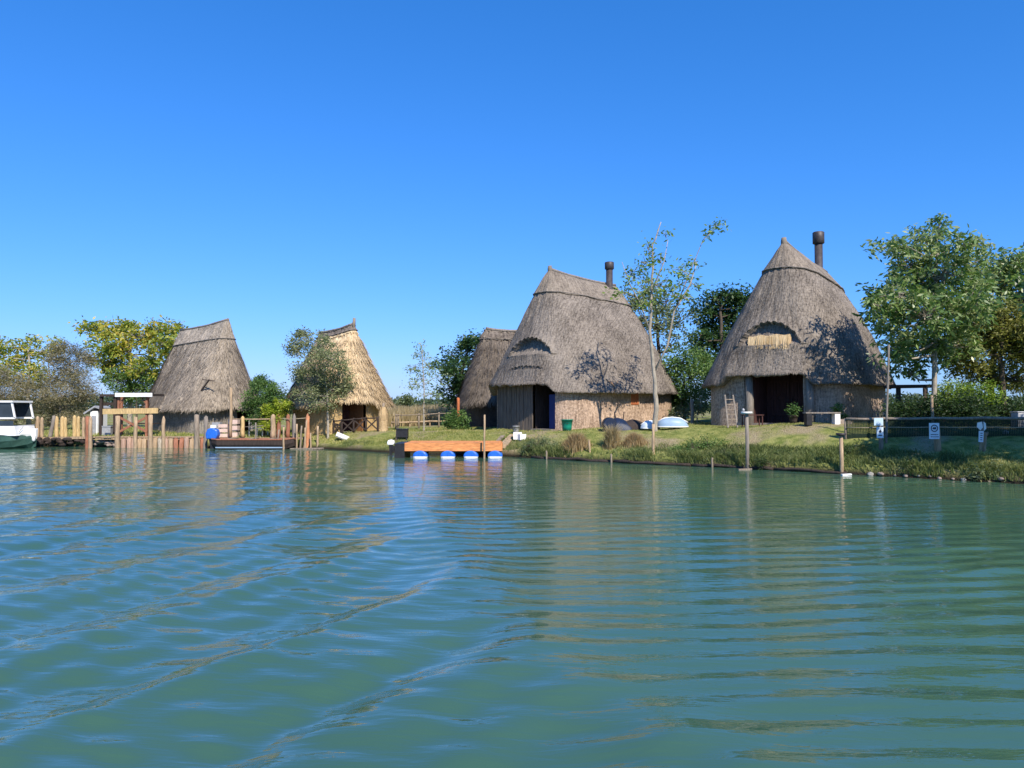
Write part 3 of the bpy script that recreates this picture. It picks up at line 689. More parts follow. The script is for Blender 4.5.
plant('unseen_shade_tree', 'broad leafy tree out of view on the right, added to shade the net fence', 'tree', b_,
      [((17.8 + a, 19.6 + b, c), 1.4, 1.5, 1.2, 50) for a, b, c in ((-1.6, 0, 6.2), (0, -1.2, 6.6), (1.4, .4, 6.4), (-.6, 1.4, 6.9), (0, 0, 8.0), (-1.2, -.6, 7.4), (1.0, -.4, 7.6), (-2.2, 1.2, 5.4), (1.8, 1.8, 5.6))], LF_ASH, .26, 34, bark=DBARK,
      trunk=[(0, 0, -.3), (.0, -.1, 2.2), (-.6, -.6, 4.5), (-1.0, -1.0, 6.5)], tr=(.18, .07), cl=.5, seed=77)
# hedges
def hedge(name, label, px0, px1, pyt, pyb, Y, m, n, seed, size=.10, per=60, dz=.55, cat='hedge', group=None):
    rng = np.random.default_rng(seed); b = base_of((px0 + px1) / 2, Y)
    L = []
    k = max(3, int((px1 - px0) / max(6, (pyb - pyt) * .45)))
    for i in range(k):
        x = px0 + (px1 - px0) * (i + .5) / k
        L.append((x, (pyt + pyb) / 2 + rng.uniform(-2, 2) + rng.uniform(0, 3), (px1 - px0) / k * .75, (pyb - pyt) * .5 * rng.uniform(.85, 1.08), n))
    return plant(name, label, cat, b, pb(L, Y, .25), m, size, per, bark=DBARK, trunk=[(0, 0, -.2), (0, 0, .25)], tr=(.04, .03), cl=dz, seed=seed, group=group, crown='foliage', stem='stems', br=.02, hollow=.1)
hedge('hedge', 'dark clipped hedge behind the net fence at the right', 900, 1060, 396, 436, 28.4, LF_HEDGE, 34, 3, .12, 70, .42)
hedge('bush', 'bright green rounded bush behind the net fence, left of the no-entry sign', 936, 994, 380, 424, 30.2, LF_BRIGHT, 70, 4, .10, 60, .3, cat='bush')
hedge('bush', 'dark bush beside the pergola posts, right of the right hut', 886, 932, 398, 440, 29.6, LF_HEDGE, 26, 14, .11, 55, .4, cat='bush')

# tall slender tree between the huts
Yb = 33.4; b_ = base_of(655, Yb); random.seed(3)
plant('slender_tree', 'tall slender sparse tree with pale bare trunk, between the two big huts', 'tree', b_,
      pb([(648, 248, 12, 8, 5), (665, 236, 6, 7, 2), (640, 262, 12, 8, 6), (633, 275, 16, 9, 9), (625, 292, 12, 6, 5), (655, 285, 16, 12, 11), (680, 270, 12, 10, 8), (690, 282, 14, 8, 8), (672, 296, 12, 8, 7), (716, 226, 9, 5, 5), (708, 232, 6, 5, 3), (645, 300, 14, 8, 6), (660, 262, 12, 8, 5), (696, 262, 8, 8, 4), (688, 298, 8, 5, 3)], Yb, .8, 1.), LF_SLIM, .21, 13,
      trunk=path(b_, [(656, 400), (654, 372), (650, 330), (652, 290), (653, 245), (661, 222)], Yb), tr=(.12, .018), limbs=[([tuple(at(x, y, Yb) - Vector(b_)) for x, y in q], ra, rb) for q, ra, rb in (([(654, 372), (668, 345), (674, 312), (690, 285), (697, 262)], .06, .02), ([(650, 332), (641, 305), (630, 285), (622, 262)], .035, .012), ([(674, 312), (690, 272), (703, 240), (716, 228)], .03, .012), ([(652, 290), (664, 262), (668, 240)], .03, .012))], cl=.34, seed=9, droop=.5, asp=.36, twig=.014, br=.05)
# foliage behind, seen through the slender tree
Yb = 44; b_ = base_of(660, Yb)
plant('leafy_tree', 'green tree behind the middle hut, showing right of its roof slope', 'tree', b_,
      pb([(645, 290, 20, 18), (668, 300, 22, 16), (660, 325, 24, 16), (640, 315, 16, 18), (680, 322, 16, 12), (630, 295, 12, 12), (672, 345, 18, 10)], Yb, 1.2, .9), LF_GREY, .22, 34, bark=DBARK,
      trunk=path(b_, [(660, 390), (658, 340), (655, 300)], Yb), tr=(.16, .06), cl=.55, seed=10)
Yb = 42; b_ = base_of(684, Yb)
plant('leafy_shrub', 'broad mid-green shrub filling the gap between the two big huts', 'shrub', b_,
      pb([(678, 362, 18, 15), (690, 378, 20, 18), (672, 385, 14, 18), (698, 360, 12, 12), (684, 402, 24, 14), (705, 395, 10, 16), (665, 400, 12, 12)], Yb, .8, 1.6), LF_GREEN, .17, 60, bark=DBARK,
      trunk=path(b_, [(684, 400), (684, 375)], Yb), tr=(.10, .05), cl=.5, seed=11)
Yb = 40; b_ = base_of(697, Yb)
plant('leafy_shrub', 'low pale-green shrub by the left wall of the right hut', 'shrub', b_,
      pb([(690, 408, 14, 10), (702, 402, 8, 14), (682, 414, 12, 7)], Yb, .5, 1.6), LF_GREY, .13, 50, trunk=path(b_, [(697, 412)], Yb), tr=(.04, .02), cl=.35, seed=12)
Yb = 48; b_ = base_of(722, Yb)
plant('dark_tree', 'dense dark green tree behind the left slope of the right hut', 'tree', b_,
      pb([(715, 300, 18, 12), (730, 292, 12, 8), (705, 312, 16, 12), (738, 310, 14, 18), (720, 325, 24, 16), (712, 345, 22, 16), (735, 345, 16, 20), (705, 365, 18, 14), (725, 375, 20, 20), (700, 335, 10, 10), (745, 298, 8, 8, 6)], Yb, 1.5, 1.5), LF_DARK, .25, 48, bark=DBARK,
      trunk=path(b_, [(722, 390), (722, 340), (720, 310)], Yb), tr=(.2, .08), cl=.6, seed=13)
# dark tree and slim sapling left of the middle hut
Yb = 56; b_ = base_of(462, Yb)
plant('dark_tree', 'dark tree with open crown behind the small shaggy hut', 'tree', b_,
      pb([(452, 355, 12, 8), (466, 345, 10, 6, 7), (478, 340, 8, 5, 5), (445, 368, 12, 10), (462, 370, 18, 14), (452, 388, 16, 10), (470, 385, 14, 14), (482, 360, 10, 12), (480, 380, 14, 14), (462, 400, 18, 8)], Yb, 1.2, 2.), LF_DARK, .26, 46, bark=DBARK,
      trunk=path(b_, [(462, 400), (462, 370), (468, 350)], Yb), tr=(.18, .07), cl=.6, seed=15)
Yb = 43; b_ = base_of(424, Yb); random.seed(5)
plant('sapling', 'slim pale-leaved young tree standing alone on the lawn, left of the shaggy hut', 'tree', b_,
      pb([(420, 352, 8, 6, 6), (414, 366, 9, 8, 8), (428, 364, 10, 10, 9), (422, 380, 12, 9, 10), (438, 376, 8, 10, 6), (412, 384, 7, 6, 5), (430, 394, 12, 6, 7), (422, 345, 4, 4, 2)], Yb, .7, 1.1), LF_PALE, .14, 22,
      trunk=path(b_, [(424, 410), (424, 385), (422, 350)], Yb), tr=(.055, .015), cl=.34, seed=16, twig=.009, br=.03)
hedge('bush', 'green bush at the foot of the shaggy hut, by the rail fence', 446, 466, 408, 430, 43.5, LF_GREEN, 20, 18, .14, 40, .3, cat='bush')
# grey-green tree before the straw hut
Yb = 42.4; b_ = base_of(328, Yb); random.seed(6)
plant('grey_green_tree', 'round grey-green tree with thin trunk, standing before the straw-coloured hut', 'tree', b_,
      pb([(300, 340, 12, 10), (292, 348, 8, 7, 7), (318, 345, 16, 14), (308, 362, 16, 14), (330, 358, 16, 14), (340, 372, 12, 14), (318, 378, 20, 12), (300, 375, 10, 10), (305, 392, 12, 8, 8), (332, 392, 16, 9), (322, 402, 16, 8), (345, 385, 8, 8, 6), (300, 333, 8, 5, 5)], Yb, .9, 2.6), LF_SILV, .14, 34,
      trunk=path(b_, [(328, 415), (327, 390), (320, 355)], Yb), tr=(.08, .03), cl=.36, seed=17, twig=.01)
Yb = 43.5; b_ = base_of(265, Yb); random.seed(8)
plant('evergreen_bush', 'dark green bush between the leftmost hut and the straw-coloured hut', 'bush', b_,
      pb([(255, 392, 10, 12), (266, 388, 10, 12), (278, 392, 9, 10), (250, 404, 9, 9), (270, 402, 14, 12), (284, 405, 8, 9), (258, 382, 5, 6, 5), (258, 416, 12, 8), (275, 416, 12, 8)], Yb, .6, 3.6), LF_GREEN, .13, 60, trunk=path(b_, [(264, 415), (266, 398)], Yb), tr=(.06, .03), cl=.32, seed=19, bark=DBARK)
Yb = 42.6; b_ = base_of(276, Yb)
plant('lime_shrub', 'yellow-green shrub in front of the dark bush by the post rail', 'shrub', b_,
      pb([(273, 408, 8, 5), (282, 403, 8, 5), (268, 411, 7, 4), (276, 416, 10, 6), (270, 424, 10, 6)], Yb, .3, 7), LF_LIME, .12, 46, trunk=path(b_, [(275, 412)], Yb), tr=(.03, .02), cl=.22, seed=20)
# left trees
Yb = 58; b_ = base_of(130, Yb); random.seed(11)
plant('yellowing_tree', 'broad tree with yellowing leaves behind the leftmost hut', 'tree', b_,
      pb([(88, 328, 10, 6, 6), (103, 330, 14, 9), (120, 330, 16, 9), (140, 335, 18, 10), (158, 330, 14, 7), (170, 328, 12, 6, 7), (108, 345, 20, 12), (130, 350, 22, 12), (155, 350, 18, 14), (120, 368, 22, 12), (145, 370, 18, 14), (105, 362, 14, 12), (162, 345, 14, 12), (125, 326, 12, 6)], Yb, 1.5, 1.6), LF_YEL, .30, 42, bark=BARK,
      trunk=path(b_, [(130, 390), (130, 355), (125, 335)], Yb), tr=(.2, .08), cl=.6, seed=21)
Yb = 57; b_ = base_of(138, Yb)
plant('dark_shrub', 'dark green shrub under the yellowing tree, left of the leftmost hut', 'shrub', b_,
      pb([(120, 382, 18, 12), (142, 380, 16, 14), (135, 392, 22, 8), (155, 385, 10, 12)], Yb, .8, 2.4), LF_GREEN, .2, 50, bark=DBARK, trunk=path(b_, [(136, 390)], Yb), tr=(.08, .04), cl=.55, seed=22)
Yb = 60; b_ = base_of(30, Yb)
plant('yellowing_tree', 'thin-crowned tree with yellow-green leaves at the far left edge', 'tree', b_,
      pb([(8, 345, 14, 8, 9), (30, 345, 12, 8, 7), (45, 350, 14, 10, 9), (22, 360, 16, 12, 14), (5, 370, 14, 14, 12), (40, 372, 14, 10, 12), (-15, 350, 20, 15, 12), (-20, 375, 20, 15, 12), (58, 344, 8, 6, 5), (25, 385, 16, 8, 10)], Yb, 1.5, 1.3), LF_YEL, .30, 34,
      trunk=path(b_, [(28, 395), (30, 370), (28, 350)], Yb), tr=(.16, .06), cl=.6, seed=23)
Yb = 51; b_ = base_of(62, Yb); random.seed(12)
plant('feathery_shrub', 'big brownish feathery shrub behind the row of pale stakes', 'shrub', b_,
      pb([(58, 358, 12, 10), (72, 365, 14, 12), (55, 378, 16, 12), (80, 382, 14, 12), (65, 395, 22, 12), (45, 395, 12, 12), (85, 398, 12, 10), (62, 408, 26, 8), (88, 358, 6, 8, 6), (60, 348, 6, 6, 5), (75, 350, 4, 6, 3), (48, 420, 20, 8), (78, 418, 20, 8)], Yb, 1., 3.4), LF_BRN, .20, 60, asp=.16,
      trunk=path(b_, [(60, 405), (50, 380), (48, 360)], Yb), tr=(.07, .03), cl=.5, seed=24, droop=-.3, twig=.01)
Yb = 51.5; b_ = base_of(14, Yb)
plant('feathery_shrub', 'low brownish feathery shrub behind the white motor boat', 'shrub', b_,
      pb([(15, 385, 14, 10), (5, 375, 12, 10), (28, 392, 14, 12), (0, 395, 18, 12), (15, 405, 26, 8), (-25, 390, 20, 18), (15, 415, 24, 10)], Yb, .8, 3.2), LF_BRN, .20, 56, asp=.16,
      trunk=path(b_, [(14, 402), (12, 385)], Yb), tr=(.06, .03), cl=.5, seed=25, droop=-.3, twig=.01)
Yb = 84; b_ = base_of(405, Yb)
plant('distant_tree', 'small hazy tree alone on the horizon, left of the sapling', 'tree', b_,
      pb([(405, 398, 6, 3, 10), (402, 403, 7, 3, 10), (410, 401, 5, 3, 8)], Yb, .4, 1.2), LF_GREY, .3, 30, trunk=path(b_, [(405, 400)], Yb), tr=(.12, .06), cl=.5, seed=26)

# far tree line, reeds, grass
def scatter_leaves(name, P, size, m, kind='stuff', asp=.42, droop=0, seed=1):
    rng = np.random.default_rng(seed); V, Q = leaves(P, rng, size, asp, droop); o = link(name, np_mesh(name, V, Q, m)); o['kind'] = kind; return o
r = np.random.default_rng(40)
n = 90000; x = r.uniform(-260, 300, n); y = 190 + r.normal(0, 5, n) + x * 0
hh = 2.2 + 3.2 * vnoise(x, x * 0, .06, 3) ** 2 + 1.2 * vnoise(x, x * 0, .25, 5) + 1.0 * (np.abs(x) > 60)
z = .6 + hh * r.uniform(0, 1, n) ** .8
fl = scatter_leaves('far_tree_line', np.stack([x, y, z], -1), .9, leaf_mat('far_leaves', [(.03, .05, .03), (.06, .09, .04), (.10, .13, .06)]), seed=2)

def blades(name, x, y, hgt, m, w=.015, lean=.25, seed=1, zoff=-.03, kind='stuff', zz=None):
    rng = np.random.default_rng(seed); n = len(x); z = (gz(x, y) if zz is None else zz) + zoff
    a = rng.uniform(0, 2 * math.pi, n); s = np.stack([np.cos(a), np.sin(a), a * 0], -1) * (w * rng.uniform(.6, 1.4, n))[:, None]
    l = rng.normal(0, lean, (n, 2)) * hgt[:, None]; P = np.stack([x, y, z], -1)
    M = P + np.stack([l[:, 0] * .35, l[:, 1] * .35, hgt * .6], -1); T = P + np.stack([l[:, 0], l[:, 1], hgt * .95], -1)
    V = np.stack([P - s, P + s, M + s * .7, M - s * .7, T + s * .12, T - s * .12], 1).reshape(-1, 3); i = np.arange(n)[:, None] * 6
    Q = np.concatenate([i + [0, 1, 2, 3], i + [3, 2, 4, 5]]); o = link(name, np_mesh(name, V, Q, m)); o['kind'] = kind; return o
LF_GRASS = leaf_mat('grass_blades', [(0.075, 0.12, 0.022), (0.165, 0.21, 0.042), (0.33, 0.33, 0.09), (0.51, 0.45, 0.195)], trans=.3, rough=.6)
LF_WEED = leaf_mat('weed_blades', [(0.05, 0.075, 0.02), (0.12, 0.16, 0.045), (0.26, 0.28, 0.1)], trans=.3, rough=.6)
LF_REED = leaf_mat('dry_reed_blades', [(.16, .13, .06), (.32, .25, .12), (.48, .38, .22)], trans=.3, rough=.7)
LF_DRY = leaf_mat('dry_grass_blades', [(.14, .09, .045), (.30, .21, .10), (.45, .34, .18)], trans=.3, rough=.7)
n = 210000; x = r.uniform(-14, 26, n); d = r.uniform(.05, 1, n) ** 1.2 * 13; y = shore(x) + d
bare = vnoise(x, y, .45, 8); keep = (bare < .60) | (r.uniform(0, 1, n) < .22)
fr = HR.M.inverted(); 
def outside(x, y):
    k = np.ones(len(x), bool)
    for h in (HR, HC, HS, HY4, HL):
        c, s_ = math.cos(h.ang), math.sin(h.ang); dx, dy = x - h.c.x, y - h.c.y; lx, ly = c * dx + s_ * dy - h.eo[0], -s_ * dx + c * dy - h.eo[1]
        k &= (np.abs(lx / h.WL) ** 3 + np.abs(ly / h.WW) ** 3) > 1.02
    return k
keep &= outside(x, y); x, y = x[keep], y[keep]
tall = vnoise(x, y, .7, 11)
blades('grass', x, y, (.04 + .09 * tall ** 2 + r.uniform(0, .05, len(x))) * (1 - .45 * sstep(6, 12, x)), LF_GRASS, .010, .45, 3)
n = 26000; x = r.uniform(-30, -9, n); y = shore(x) + r.uniform(.2, 12, n); k = outside(x, y); x, y = x[k], y[k]
blades('grass_by_the_left_huts', x, y, r.uniform(.05, .22, len(x)), LF_GRASS, .018, .3, 4)
# tall weeds along the foot of the bank, denser toward the right
n = 60000; x = r.uniform(-9, 24, n); d = r.uniform(-.05, 1.9, n); y = shore(x) + d
dens = vnoise(x, y * 0, .55, 13) * .7 + vnoise(x, y, 1.9, 14) * .5 - .18 * np.abs(d - .7) + .22 * sstep(5, 9, x); k = r.uniform(0, 1, n) < np.clip((dens - .52) * 4, .02, 1); x, y = x[k], y[k]
hg = .05 + .15 * vnoise(x, y, .8, 15) * sstep(-4, 10, x) + r.uniform(0, .15, len(x))
blades('bank_weeds', x, y, hg * r.uniform(.5, 1.1, len(x)), LF_WEED, .012, .5, 5)
n = 15000; x = r.uniform(.4, 24, n); y = shore(x) + r.uniform(-.14, .35, n); k = r.uniform(0, 1, n) < np.clip((vnoise(x, x * 0, 1.3, 31) - .3) * 3, .05, 1); x, y = x[k], y[k]
blades('overhanging_grass', x, y, r.uniform(.12, .42, len(x)), LF_WEED, .012, .55, 15, zz=np.maximum(gz(x, y), .1))
# dry reed field on the far side of the lawn
n = 34000; x = r.uniform(-14, 5, n); y = r.uniform(58, 82, n)
blades('dry_reeds', x, y, r.uniform(.9, 1.75, n) * (.8 + .35 * vnoise(x, y, .25, 16)), LF_REED, .035, .10, 6)
# separate clumps one can point to on the bank
def clump(label, px, pyb, Y, wpx, hpx, m, n, seed, name='grass_clump', cat='grass clump', group=None):
    rng = np.random.default_rng(seed); b = base_of(px, Y); k = Y / F; x = rng.normal(0, wpx * k * .28, n); y = rng.normal(0, wpx * k * .22, n)
    hgt = hpx * k * np.exp(-(x / (wpx * k * .5)) ** 2) * rng.uniform(.45, 1.05, n)
    o = blades(name, x, y, hgt, m, .013, .28, seed, 0, 'thing', zz=gz(x + b[0], y + b[1]) - b[2] - .03); o.location = b
    return tag(o, label, cat, group)
LF_DARK2 = leaf_mat('dark_weed_leaves', [(.025, .045, .014), (.06, .095, .028), (.13, .17, .05)])
def weed_bush(label, px0, px1, pyt, pyb, Y, m, n, seed):
    rng = np.random.default_rng(seed); b = base_of((px0 + px1) / 2, Y); L = []; k = max(4, int((px1 - px0) / 7))
    for i in range(k):
        x = px0 + (px1 - px0) * (i + .5) / k; q = abs((i + .5) / k - .5) * 2; top = pyt + (pyb - pyt) * (.05 + .45 * q ** 2) * rng.uniform(.6, 1.4); L.append((x, (top + pyb) / 2, 8, (pyb - top) / 2, n * .45))
    return plant('weed_bush', label, 'weeds', b, pb(L, Y, .35), m, .085, 34, bark=DBARK, trunk=[(0, 0, -.2), (0, 0, .12)], tr=(.02, .015), cl=.2, seed=seed, crown='foliage', stem='stems', br=.012, hollow=.1, asp=.3, droop=-.2)
weed_bush('brownish green bush at the waterline, just right of the floating dock', 526, 556, 434, 454, 33.9, LF_GREY, 34, 65)
clump('reddish dry grass clump before the middle hut, left of the leaning stake', 575, 452, 32.8, 26, 18, LF_DRY, 2200, 2)
clump('tall straw-coloured grass tuft right of the leaning stake', 612, 452, 32.2, 14, 24, LF_REED, 1400, 3)
clump('low rusty dry grass clump left of the thin stake in the water', 634, 456, 31.8, 22, 14, LF_DRY, 1500, 4)
weed_bush('large leafy green weed patch on the bank, between the two big huts', 674, 742, 434, 459, 30.0, LF_GREEN, 40, 61)
weed_bush('green leafy weeds at the water edge left of the white-topped tray pole', 706, 742, 450, 464, 29.0, LF_GREY, 30, 62)
weed_bush('dark leafy weeds at the water edge between the two tray posts', 756, 832, 449, 467, 27.4, LF_DARK2, 34, 63)
clump('sunlit yellow-green grass tuft on the shore below the rightmost sign', 985, 474, 23.4, 60, 8, LF_GRASS, 4200, 8)
weed_bush('bushy dark green weeds left of the left sign post, near the tall pole', 836, 880, 440, 468, 26.5, LF_DARK2, 34, 64)

weed_bush('low dark weeds on the bank below the post with the ringed arrow sign', 902, 946, 452, 474, 24.4, LF_DARK2, 26, 66)
weed_bush('low yellowish weeds at the water edge, below the rightmost sign', 966, 1016, 462, 482, 22.9, LF_GREY, 24, 67)
# ------------------------------------------------------------------ things on the bank and in the water
random.seed(21)
def post(px, ytop, Y, r, m, label, name='post', cat='post', group=None, inwater=False, lean=(0, 0), pointed=False, n=8, ybot=None):
    """round pole standing at px, its top at pixel row ytop"""
    x = (px - 512) / F * Y; zt = at(px, ytop, Y).z; zb = -.9 if inwater else g(x, Y) - .3
    if ybot is not None: zb = at(px, ybot, Y).z
    r *= .84; b = MB(); h = zt - zb; N = 5
    pts = [(lean[0] * i / N + random.uniform(-1, 1) * r * .18, lean[1] * i / N + random.uniform(-1, 1) * r * .18, h * i / N) for i in range(N + 1)]
    rad = [r * (1.12 - .15 * i / N) for i in range(N + 1)]
    if pointed: pts = pts[:-1] + [(lean[0] * .93, lean[1] * .93, h * .93), (lean[0], lean[1], h)]; rad = rad[:-1] + [r * .9, r * .22]
    else: pts.append((lean[0], lean[1], h + .012)); rad.append(r * .7)
    b.tube(pts, rad, n, wob=.07); o = b.build(name, m, None, (x, Y, zb)); return tag(o, label, cat, group)
def copies(src, places, group, label=None):
    src['group'] = group
    for p in places:
        c = src.copy(); COL.objects.link(c); c.location = p[:3]; c.rotation_euler = (0, 0, random.uniform(0, 6)); c.scale = p[3] if len(p) > 3 else (1, 1, 1)
        if label: c['label'] = label

# ---- left shore: log wall, walkway, mooring posts
yl = 42.25
PINKW = mat('pinkish_log', (.36, .24, .18), vary=.35, scale=4, bump=.6, bscale=14, stretch=(4, 4, .5))
def wall_logs():
    gname = 'short logs driven side by side under the walkway'
    lab = 'short round log driven upright in the row under the plank walkway'
    first = None
    for i in range(27):
        px = 119 + i * 5.25 ; Y = 42.06 + random.uniform(-.03, .03); x = (px - 512) / F * Y
        if px > 204: break
        m = random.choice([BARK, PINKW, REDW, PALE, PINKW])
        z1 = at(px, 437.8 + random.uniform(0, 1.2), Y).z; b = MB(); b.tube([(0, 0, 0), (random.uniform(-.02, .02), 0, (z1 + 1) * .5), (random.uniform(-.03, .03), 0, z1 + 1), (0, 0, z1 + 1.01)], [.13, .125, .12, .09], 9, wob=.08)
        tag(b.build('wall_log', m, None, (x, Y, -1)), lab, 'log', gname)
wall_logs()
# plank walkway
b = MB(); xa, xb = at(96, 436, 42.6).x, at(206, 436, 42.4).x; n = int((xb - xa) / .22)
wk = empty('walkway', ((xa + xb) / 2, 42.75, .56), 'pale plank walkway along the log wall, left of the blue outboard motor', 'walkway')
cx = (xa + xb) / 2
for i in range(n):
    x = xa + (xb - xa) * i / n - cx; b.box(x + .01, x + .21, -.62 + random.uniform(-.03, .03), .30, .0 + random.uniform(-.008, .008), .045)
b.build('decking', PALE, wk); MB().beam((xa - cx, -.52, -.055), (xb - cx, -.52, -.055), .07, .11).build('edge_beam', PALE, wk)
MB().beam((xa - cx, .2, -.055), (xb - cx, .2, -.055), .07, .11).build('edge_beam', WOOD, wk)
# mooring posts before it
mp = 'thick mooring posts along the left landing'
post(88, 417, 42.0, .13, REDW, 'dark reddish mooring post directly left of a paler one, at the rocky bank', 'mooring_post', 'mooring post', mp, True)
post(91, 416, 41.8, .12, PALE, 'pale mooring post standing in the water before the rocky bank', 'mooring_post', 'mooring post', mp, True, pointed=True)
post(118, 416, 41.6, .15, PALE, 'thick pale mooring post at the left foot of the open shelter', 'mooring_post', 'mooring post', mp, True)
post(136, 417, 41.7, .12, PALE, 'pale mooring post in the middle before the braced shelter', 'mooring_post', 'mooring post', mp, True)
post(151, 415, 41.6, .14, PALE, 'thick pale mooring post at the right foot of the open shelter', 'mooring_post', 'mooring post', mp, True)
post(164, 416, 41.8, .12, PALE, 'pale pointed post on the walkway, alone between shelter and hut wall', 'mooring_post', 'mooring post', mp, True, pointed=True)
post(197, 415, 41.6, .16, WOOD, 'stout weathered post left of the blue outboard motor', 'mooring_post', 'mooring post', mp, True)
post(205, 417, 41.7, .13, GREYW, 'grey post with leaning top, touching the blue outboard motor', 'mooring_post', 'mooring post', mp, True, lean=(.08, 0))
# palisade of pale stakes
st = [(30, 416, .16, YELL), (38, 416, .13, PALE), (42.5, 417, .11, PALE), (57, 416, .13, YELL), (63, 416, .14, YELL), (66, 417, .12, YELL), (75, 415, .13, YELL), (79, 416, .12, YELL), (84, 417, .10, PALE)]
for px, yt, r_, m in st:
    post(px, yt, 44.0, r_, m, 'pale yellow pointed stake in the row on the dark bank beside the motor boat', 'palisade_stake', 'stake', 'pale stakes in a row beside the boat', pointed=True, ybot=440)
post(50, 416, 43.9, .12, GREYW, 'dark grey leaning stake in the middle of the row of yellow stakes', 'palisade_stake', 'stake', 'pale stakes in a row beside the boat', lean=(.3, 0), ybot=440)
# dark rubble under the stakes, pale rocks
rr = np.random.default_rng(3)
def rock(px, py, Y, s, m, label, group):
    b = bpy.data.meshes.new('rock'); import bmesh
    bm = bmesh.new(); bmesh.ops.create_icosphere(bm, subdivisions=2, radius=s)
    sx, sy, sz = random.uniform(.9, 1.5), random.uniform(.7, 1), random.uniform(.5, .8)
    for v in bm.verts:
        k = 1 + .22 * math.sin(v.co.x * 9 / s * .3 + px) + random.uniform(-.1, .1); v.co = Vector((v.co.x * sx * k, v.co.y * sy * k, v.co.z * sz * k))
    bm.to_mesh(b); bm.free(); b.materials.append(m); o = link('rock', b, None, at(px, py, Y)); o.rotation_euler = (0, 0, random.uniform(0, 3)); return tag(o, label, 'rock', group)
for i in range(26):
    rock(34 + i * 2.1 + random.uniform(-1, 1), 439 + random.uniform(0, 5.5), 43.4 + random.uniform(-.2, .1), random.uniform(.14, .26), DARKW, 'dark wet rock in the bank under the row of yellow stakes', 'dark rocks under the stakes')
for i in range(13):
    rock(94 + i * 1.9, 440.5 + random.uniform(0, 5), 42.5 + random.uniform(-.1, .1), random.uniform(.10, .18), STONE, 'pale brown rock in the bank left of the log wall', 'pale rocks left of the log wall')
# low far-shore edge board under the stakes
b = MB().beam(at(30, 438.5, 43.7), at(93, 437.5, 43.0), .12, .14); tag(b.build('edge_log', PALE), 'long pale log lying along the bank behind the row of yellow stakes', 'log')

# ---- open shelter with flat roof
sh = empty('shelter', base_of(128, 43.6), 'open timber shelter with flat white-edged roof and crossed braces, left of the leftmost hut', 'shelter')
B = Vector(sh.location)
def rel(px, py, Y, B=B): return at(px, py, Y) - B
for px, Y, nm in ((119, 43.0, 'post'), (147, 43.0, 'post'), (122, 44.3, 'post'), (148, 44.3, 'post')):
    x = (px - 512) / F * Y; MB().beam((x - B.x, Y - B.y, -.3), (x - B.x, Y - B.y, at(px, 397, Y).z - B.z), .11, .11).build(nm, REDW, sh)
b = MB(); a = rel(116, 394.5, 42.8); c = rel(152, 394.5, 42.8); b.box(a.x, c.x, a.y, a.y + 1.5, a.z - .07, a.z + .05); b.build('roof', DARKW, sh)
MB().box(a.x - .03, c.x + .03, a.y - .06, a.y - .002, a.z - .13, a.z + .09).build('roof_fascia', WHITE, sh)
b = MB(); q = rel(103, 411.5, 42.9); q2 = rel(158, 410.5, 42.9); b.beam(q, q2, .08, .30, .01); b.build('cross_plank', YELL, sh)
for (p, q_) in (((119, 417), (147, 432)), ((119, 432), (147, 417))): MB().beam(rel(p[0], p[1], 42.95 + (.07 if p[1] > 420 else 0)), rel(q_[0], q_[1], 42.95 + (.07 if p[1] > 420 else 0)), .06, .12).build('brace', REDW, sh)
for px in (119, 147): MB().beam(rel(px, 404, 43.02), rel(px + (6 if px < 130 else -6), 397.5, 43.02), .06, .07).build('knee_brace', REDW, sh)
a = rel(120, 424.5, 43.0); c = rel(146, 424.5, 43.0); MB().box(a.x, c.x, 0.3, 1.2, a.z, a.z + .06).build('work_table', DARKW, sh)
fr_ = empty('lean_to', base_of(108, 44.6), 'small dark open lean-to joined to the left side of the shelter', 'shelter'); B2 = Vector(fr_.location)
for px in (101.5, 115.5):
    x = (px - 512) / F * 44.4; MB().beam((x - B2.x, -.2, -.3), (x - B2.x, -.2, at(px, 396, 44.4).z - B2.z), .16, .16).build('post', DARKW, fr_)
a = at(100, 395.5, 44.2) - B2; c = at(117.5, 395.5, 44.2) - B2; MB().box(a.x, c.x, a.y, a.y + 1.6, a.z - .06, a.z + .08).build('roof', DARKW, fr_)
for y_ in (404, 412): a = at(102, y_, 44.5) - B2; c = at(115, y_, 44.5) - B2; MB().box(a.x, c.x, a.y, a.y + .05, a.z - .09, a.z + .09).build('rail', DARKW, fr_)
for k, px in enumerate((105, 109, 113)): p = gpx(px, 44.9); 
b = MB(); b.box(-.25, .25, -.25, .25, 0, .5).box(-.28, .28, -.28, .28, .5, .56); tag(b.build('storage_box', GMETAL, None, gpx(109, 44.6)), 'grey lidded box standing under the dark lean-to', 'box')
# white little shed
ws = empty('small_shed', base_of(97, 46.2), 'small white shed with grey pitched roof, left of the shelter', 'shed'); B3 = Vector(ws.location)
w = 7.5 * 46 / F; zt = at(97, 411, 46.2).z - B3.z
MB().prism([(-w / 2, -.2), (w / 2, -.2), (w / 2, zt), (-w / 2, zt)], -.3, .8).build('wall', WHITE, ws)
MB().prism([(-w / 2 - .35, zt - .12), (w * .2, zt + .32), (w / 2 + .15, zt + .2), (w / 2 + .15, zt + .12), (w * .2, zt + .22), (-w / 2 - .3, zt - .2)], -.45, .95).build('roof', GMETAL, ws)
MB().box(-.12, .14, -.325, -.303, .0, zt * .8).build('door', GMETAL, ws)

